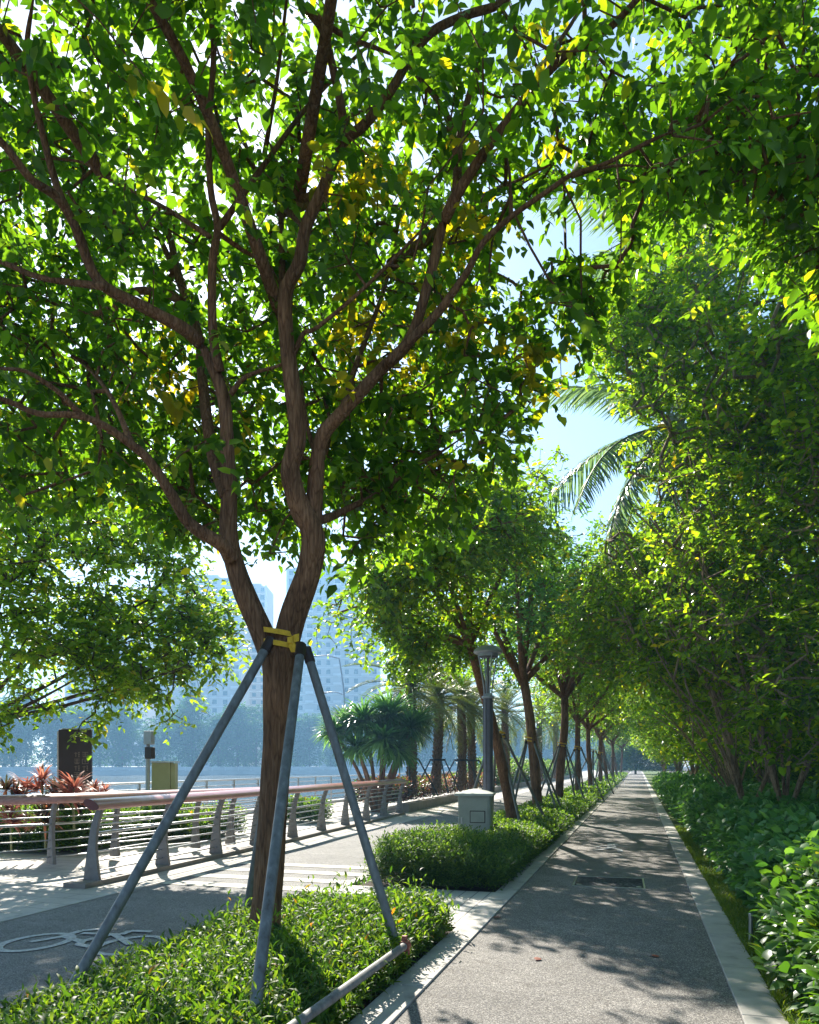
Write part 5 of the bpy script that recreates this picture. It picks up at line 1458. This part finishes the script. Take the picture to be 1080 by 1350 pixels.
# farther trees closing the tunnel on the right: copies of two shapes
rp = []
for s in range(2):
    lum = [(-.6, 0, 4.6, 2.4, 2.4, 1.9), (.8, .4, 5.6, 2.4, 2.4, 2.0), (0, -.8, 3.2, 2.0, 2.0, 1.2), (-1.6, .6, 3.8, 1.7, 1.9, 1.3), (.6, 0, 2.4, 1.7, 1.9, 1.0)]
    rp.append(generic_tree(410 + s, multi((0, 0), 9, 2.2, 5.2, 44 + s, .09), lum, 2100, M['leaf_right'], M['bark_pale'], 'kite', leaf=.18, k=9, length=.5, droop=.3, keep=lambda P: (P[:, 2] > 1.3) & clump(P, .5, 16, .15)))
for k, (x, y, s) in enumerate([(3.6, 24.5, 1.0), (3.2, 29.5, 1.05), (3.2, 34, 1.15), (2.6, 40, 1.1), (3.2, 47, 1.25), (2.6, 55, 1.2), (3.0, 65, 1.3), (2.4, 77, 1.3), (2.8, 92, 1.4), (-.5, 135, 1.8), (6.2, 20, 1.5), (6.5, 14, 1.3)]):
    wood, crown = rp[k % 2]
    place_tree('border_tree', ['first', 'second', 'third', 'fourth', 'fifth', 'sixth', 'seventh', 'eighth', 'ninth', 'last', 'tall', 'nearest'][k] + [' dark tree beyond the sunlit tree on the right of the path'] [0] if k < 9 else ['farthest dark tree, closing the view at the end of the path', 'tall dark tree behind the right-hand evergreens', 'dark tree behind the evergreen at the right edge'][k - 9], 'tree', wood, crown, (x, y, 0), k * 1.7, 'dark trees on the right of the path', scale=s)
hedge_strip('tall_hedge', 'tall dark hedge closing the view behind the right-hand evergreen trees', 6.0, 70, 4.6, 6.4, 2.9, 15000, .17, 8, 59, M['leaf_hedge'], 'kite', hv=.2)
hedge_strip('tall_hedge', 'dark shrubs closing the far end of the path', 132, 136, -7, 7, 5.0, 3500, .3, 8, 60, M['leaf_hedge'], 'kite', hv=.3)
# near tree on the right whose leafy boughs hang into the top of the picture
nb = (3.2, 7.6)
st = [([(nb[0], nb[1], -.2), (nb[0] + .05, nb[1], 2), (nb[0] - .1, nb[1] + .1, 4.6)], .17, .12)]
for e in [(1.2, 7.4, 7.2), (1.6, 9.0, 7.6), (2.4, 6.2, 7.4), (3.6, 8.6, 8.0), (.4, 8.2, 8.0), (1.6, 7.8, 6.0)]:
    f = np.array([nb[0] - .1, nb[1] + .1, 4.5]); e = np.array(e)
    st.append(([tuple(f), tuple(f * .5 + e * .5 + [0, 0, .3]), tuple(e)], .065, .016))
def keep_tr(P):
    x, y, d = proj(P)
    k = (x > 800) & (y < np.interp(x, [800, 860, 900, 960, 1000, 1080], [270, 330, 300, 260, 340, 420]))
    for g_ in GAPS: k &= ~inside(g_, x, y)
    return k & clump(P, .4, 18, .2)
lum = [(1.4, 7.8, 7.2, 1.9, 1.9, 1.5), (2.3, 7.4, 6.2, 1.5, 1.6, 1.6), (.6, 8.2, 7.8, 1.4, 1.5, 1.1), (1.9, 8.8, 6.6, 1.5, 1.4, 1.4), (2.8, 6.6, 7.4, 1.4, 1.4, 1.3)]
wood, crown = generic_tree(420, st, lum, 2500, M['leaf_main'], M['bark'], 'ovate', leaf=.125, k=10, length=.4, droop=.5, keep=keep_tr, world=True, yellow=(M['leaf_yellow'], .004))
place_tree('overhanging_tree', 'broad-leaved tree hanging into the top right corner of the picture', 'tree', wood, crown, (0, 0, 0))

# ================================================================== AIR, LIGHT, CAMERA
mb = MB(); mb.box((0, 200, 49), (1600, 1200, 106)); 
m, nt, out = newmat('air')
v = N(nt, 'ShaderNodeVolumePrincipled', Density=.0013)
v.inputs['Color'].default_value = (.30, .62, .98, 1)
v.inputs['Anisotropy'].default_value = .25
nt.links.new(v.outputs[0], out.inputs['Volume'])
hz_ = mb.obj('haze', m); tag(hz_, kind='stuff')

w = bpy.data.worlds.new('World'); SC.world = w; w.use_nodes = True
nt = w.node_tree
sky = nt.nodes.new('ShaderNodeTexSky'); sky.sky_type = 'NISHITA'; sky.sun_disc = False
sky.sun_elevation = SUN_EL; sky.sun_rotation = -SUN_AZ
sky.air_density = 1.0; sky.dust_density = .45; sky.ozone_density = 1.8
bg = nt.nodes['Background']; bg.inputs['Strength'].default_value = .078
nt.links.new(sky.outputs[0], bg.inputs[0])
sun = bpy.data.lights.new('sun', 'SUN'); sun.energy = 5.0; sun.angle = math.radians(.55); sun.color = (1, .93, .82)
so = bpy.data.objects.new('sun', sun); COL.objects.link(so)
so.rotation_euler = (-SUNV).to_track_quat('-Z', 'Y').to_euler()
so.location = SUNV * 60

cam_d = bpy.data.cameras.new('camera'); cam_o = bpy.data.objects.new('camera', cam_d); COL.objects.link(cam_o)
cam_d.sensor_fit = 'VERTICAL'; cam_d.sensor_height = 36; cam_d.sensor_width = 28.8
cam_d.lens = FPX / 1350 * 36
cam_d.shift_y = (HZ - 675) / 1350
cam_d.clip_start = .05; cam_d.clip_end = 3000
cam_o.location = (0, 0, EYE); cam_o.rotation_euler = (PI / 2, 0, TH)
SC.camera = cam_o
SC.view_settings.view_transform = 'Standard'; SC.view_settings.look = 'None'; SC.view_settings.gamma = 1
SC.view_settings.exposure = 1.6
c = SC.cycles
c.max_bounces = 10; c.diffuse_bounces = 5; c.transmission_bounces = 8; c.glossy_bounces = 3; c.volume_bounces = 0
c.use_denoising = True
try: c.denoiser = 'OPENIMAGEDENOISE'
except Exception: pass
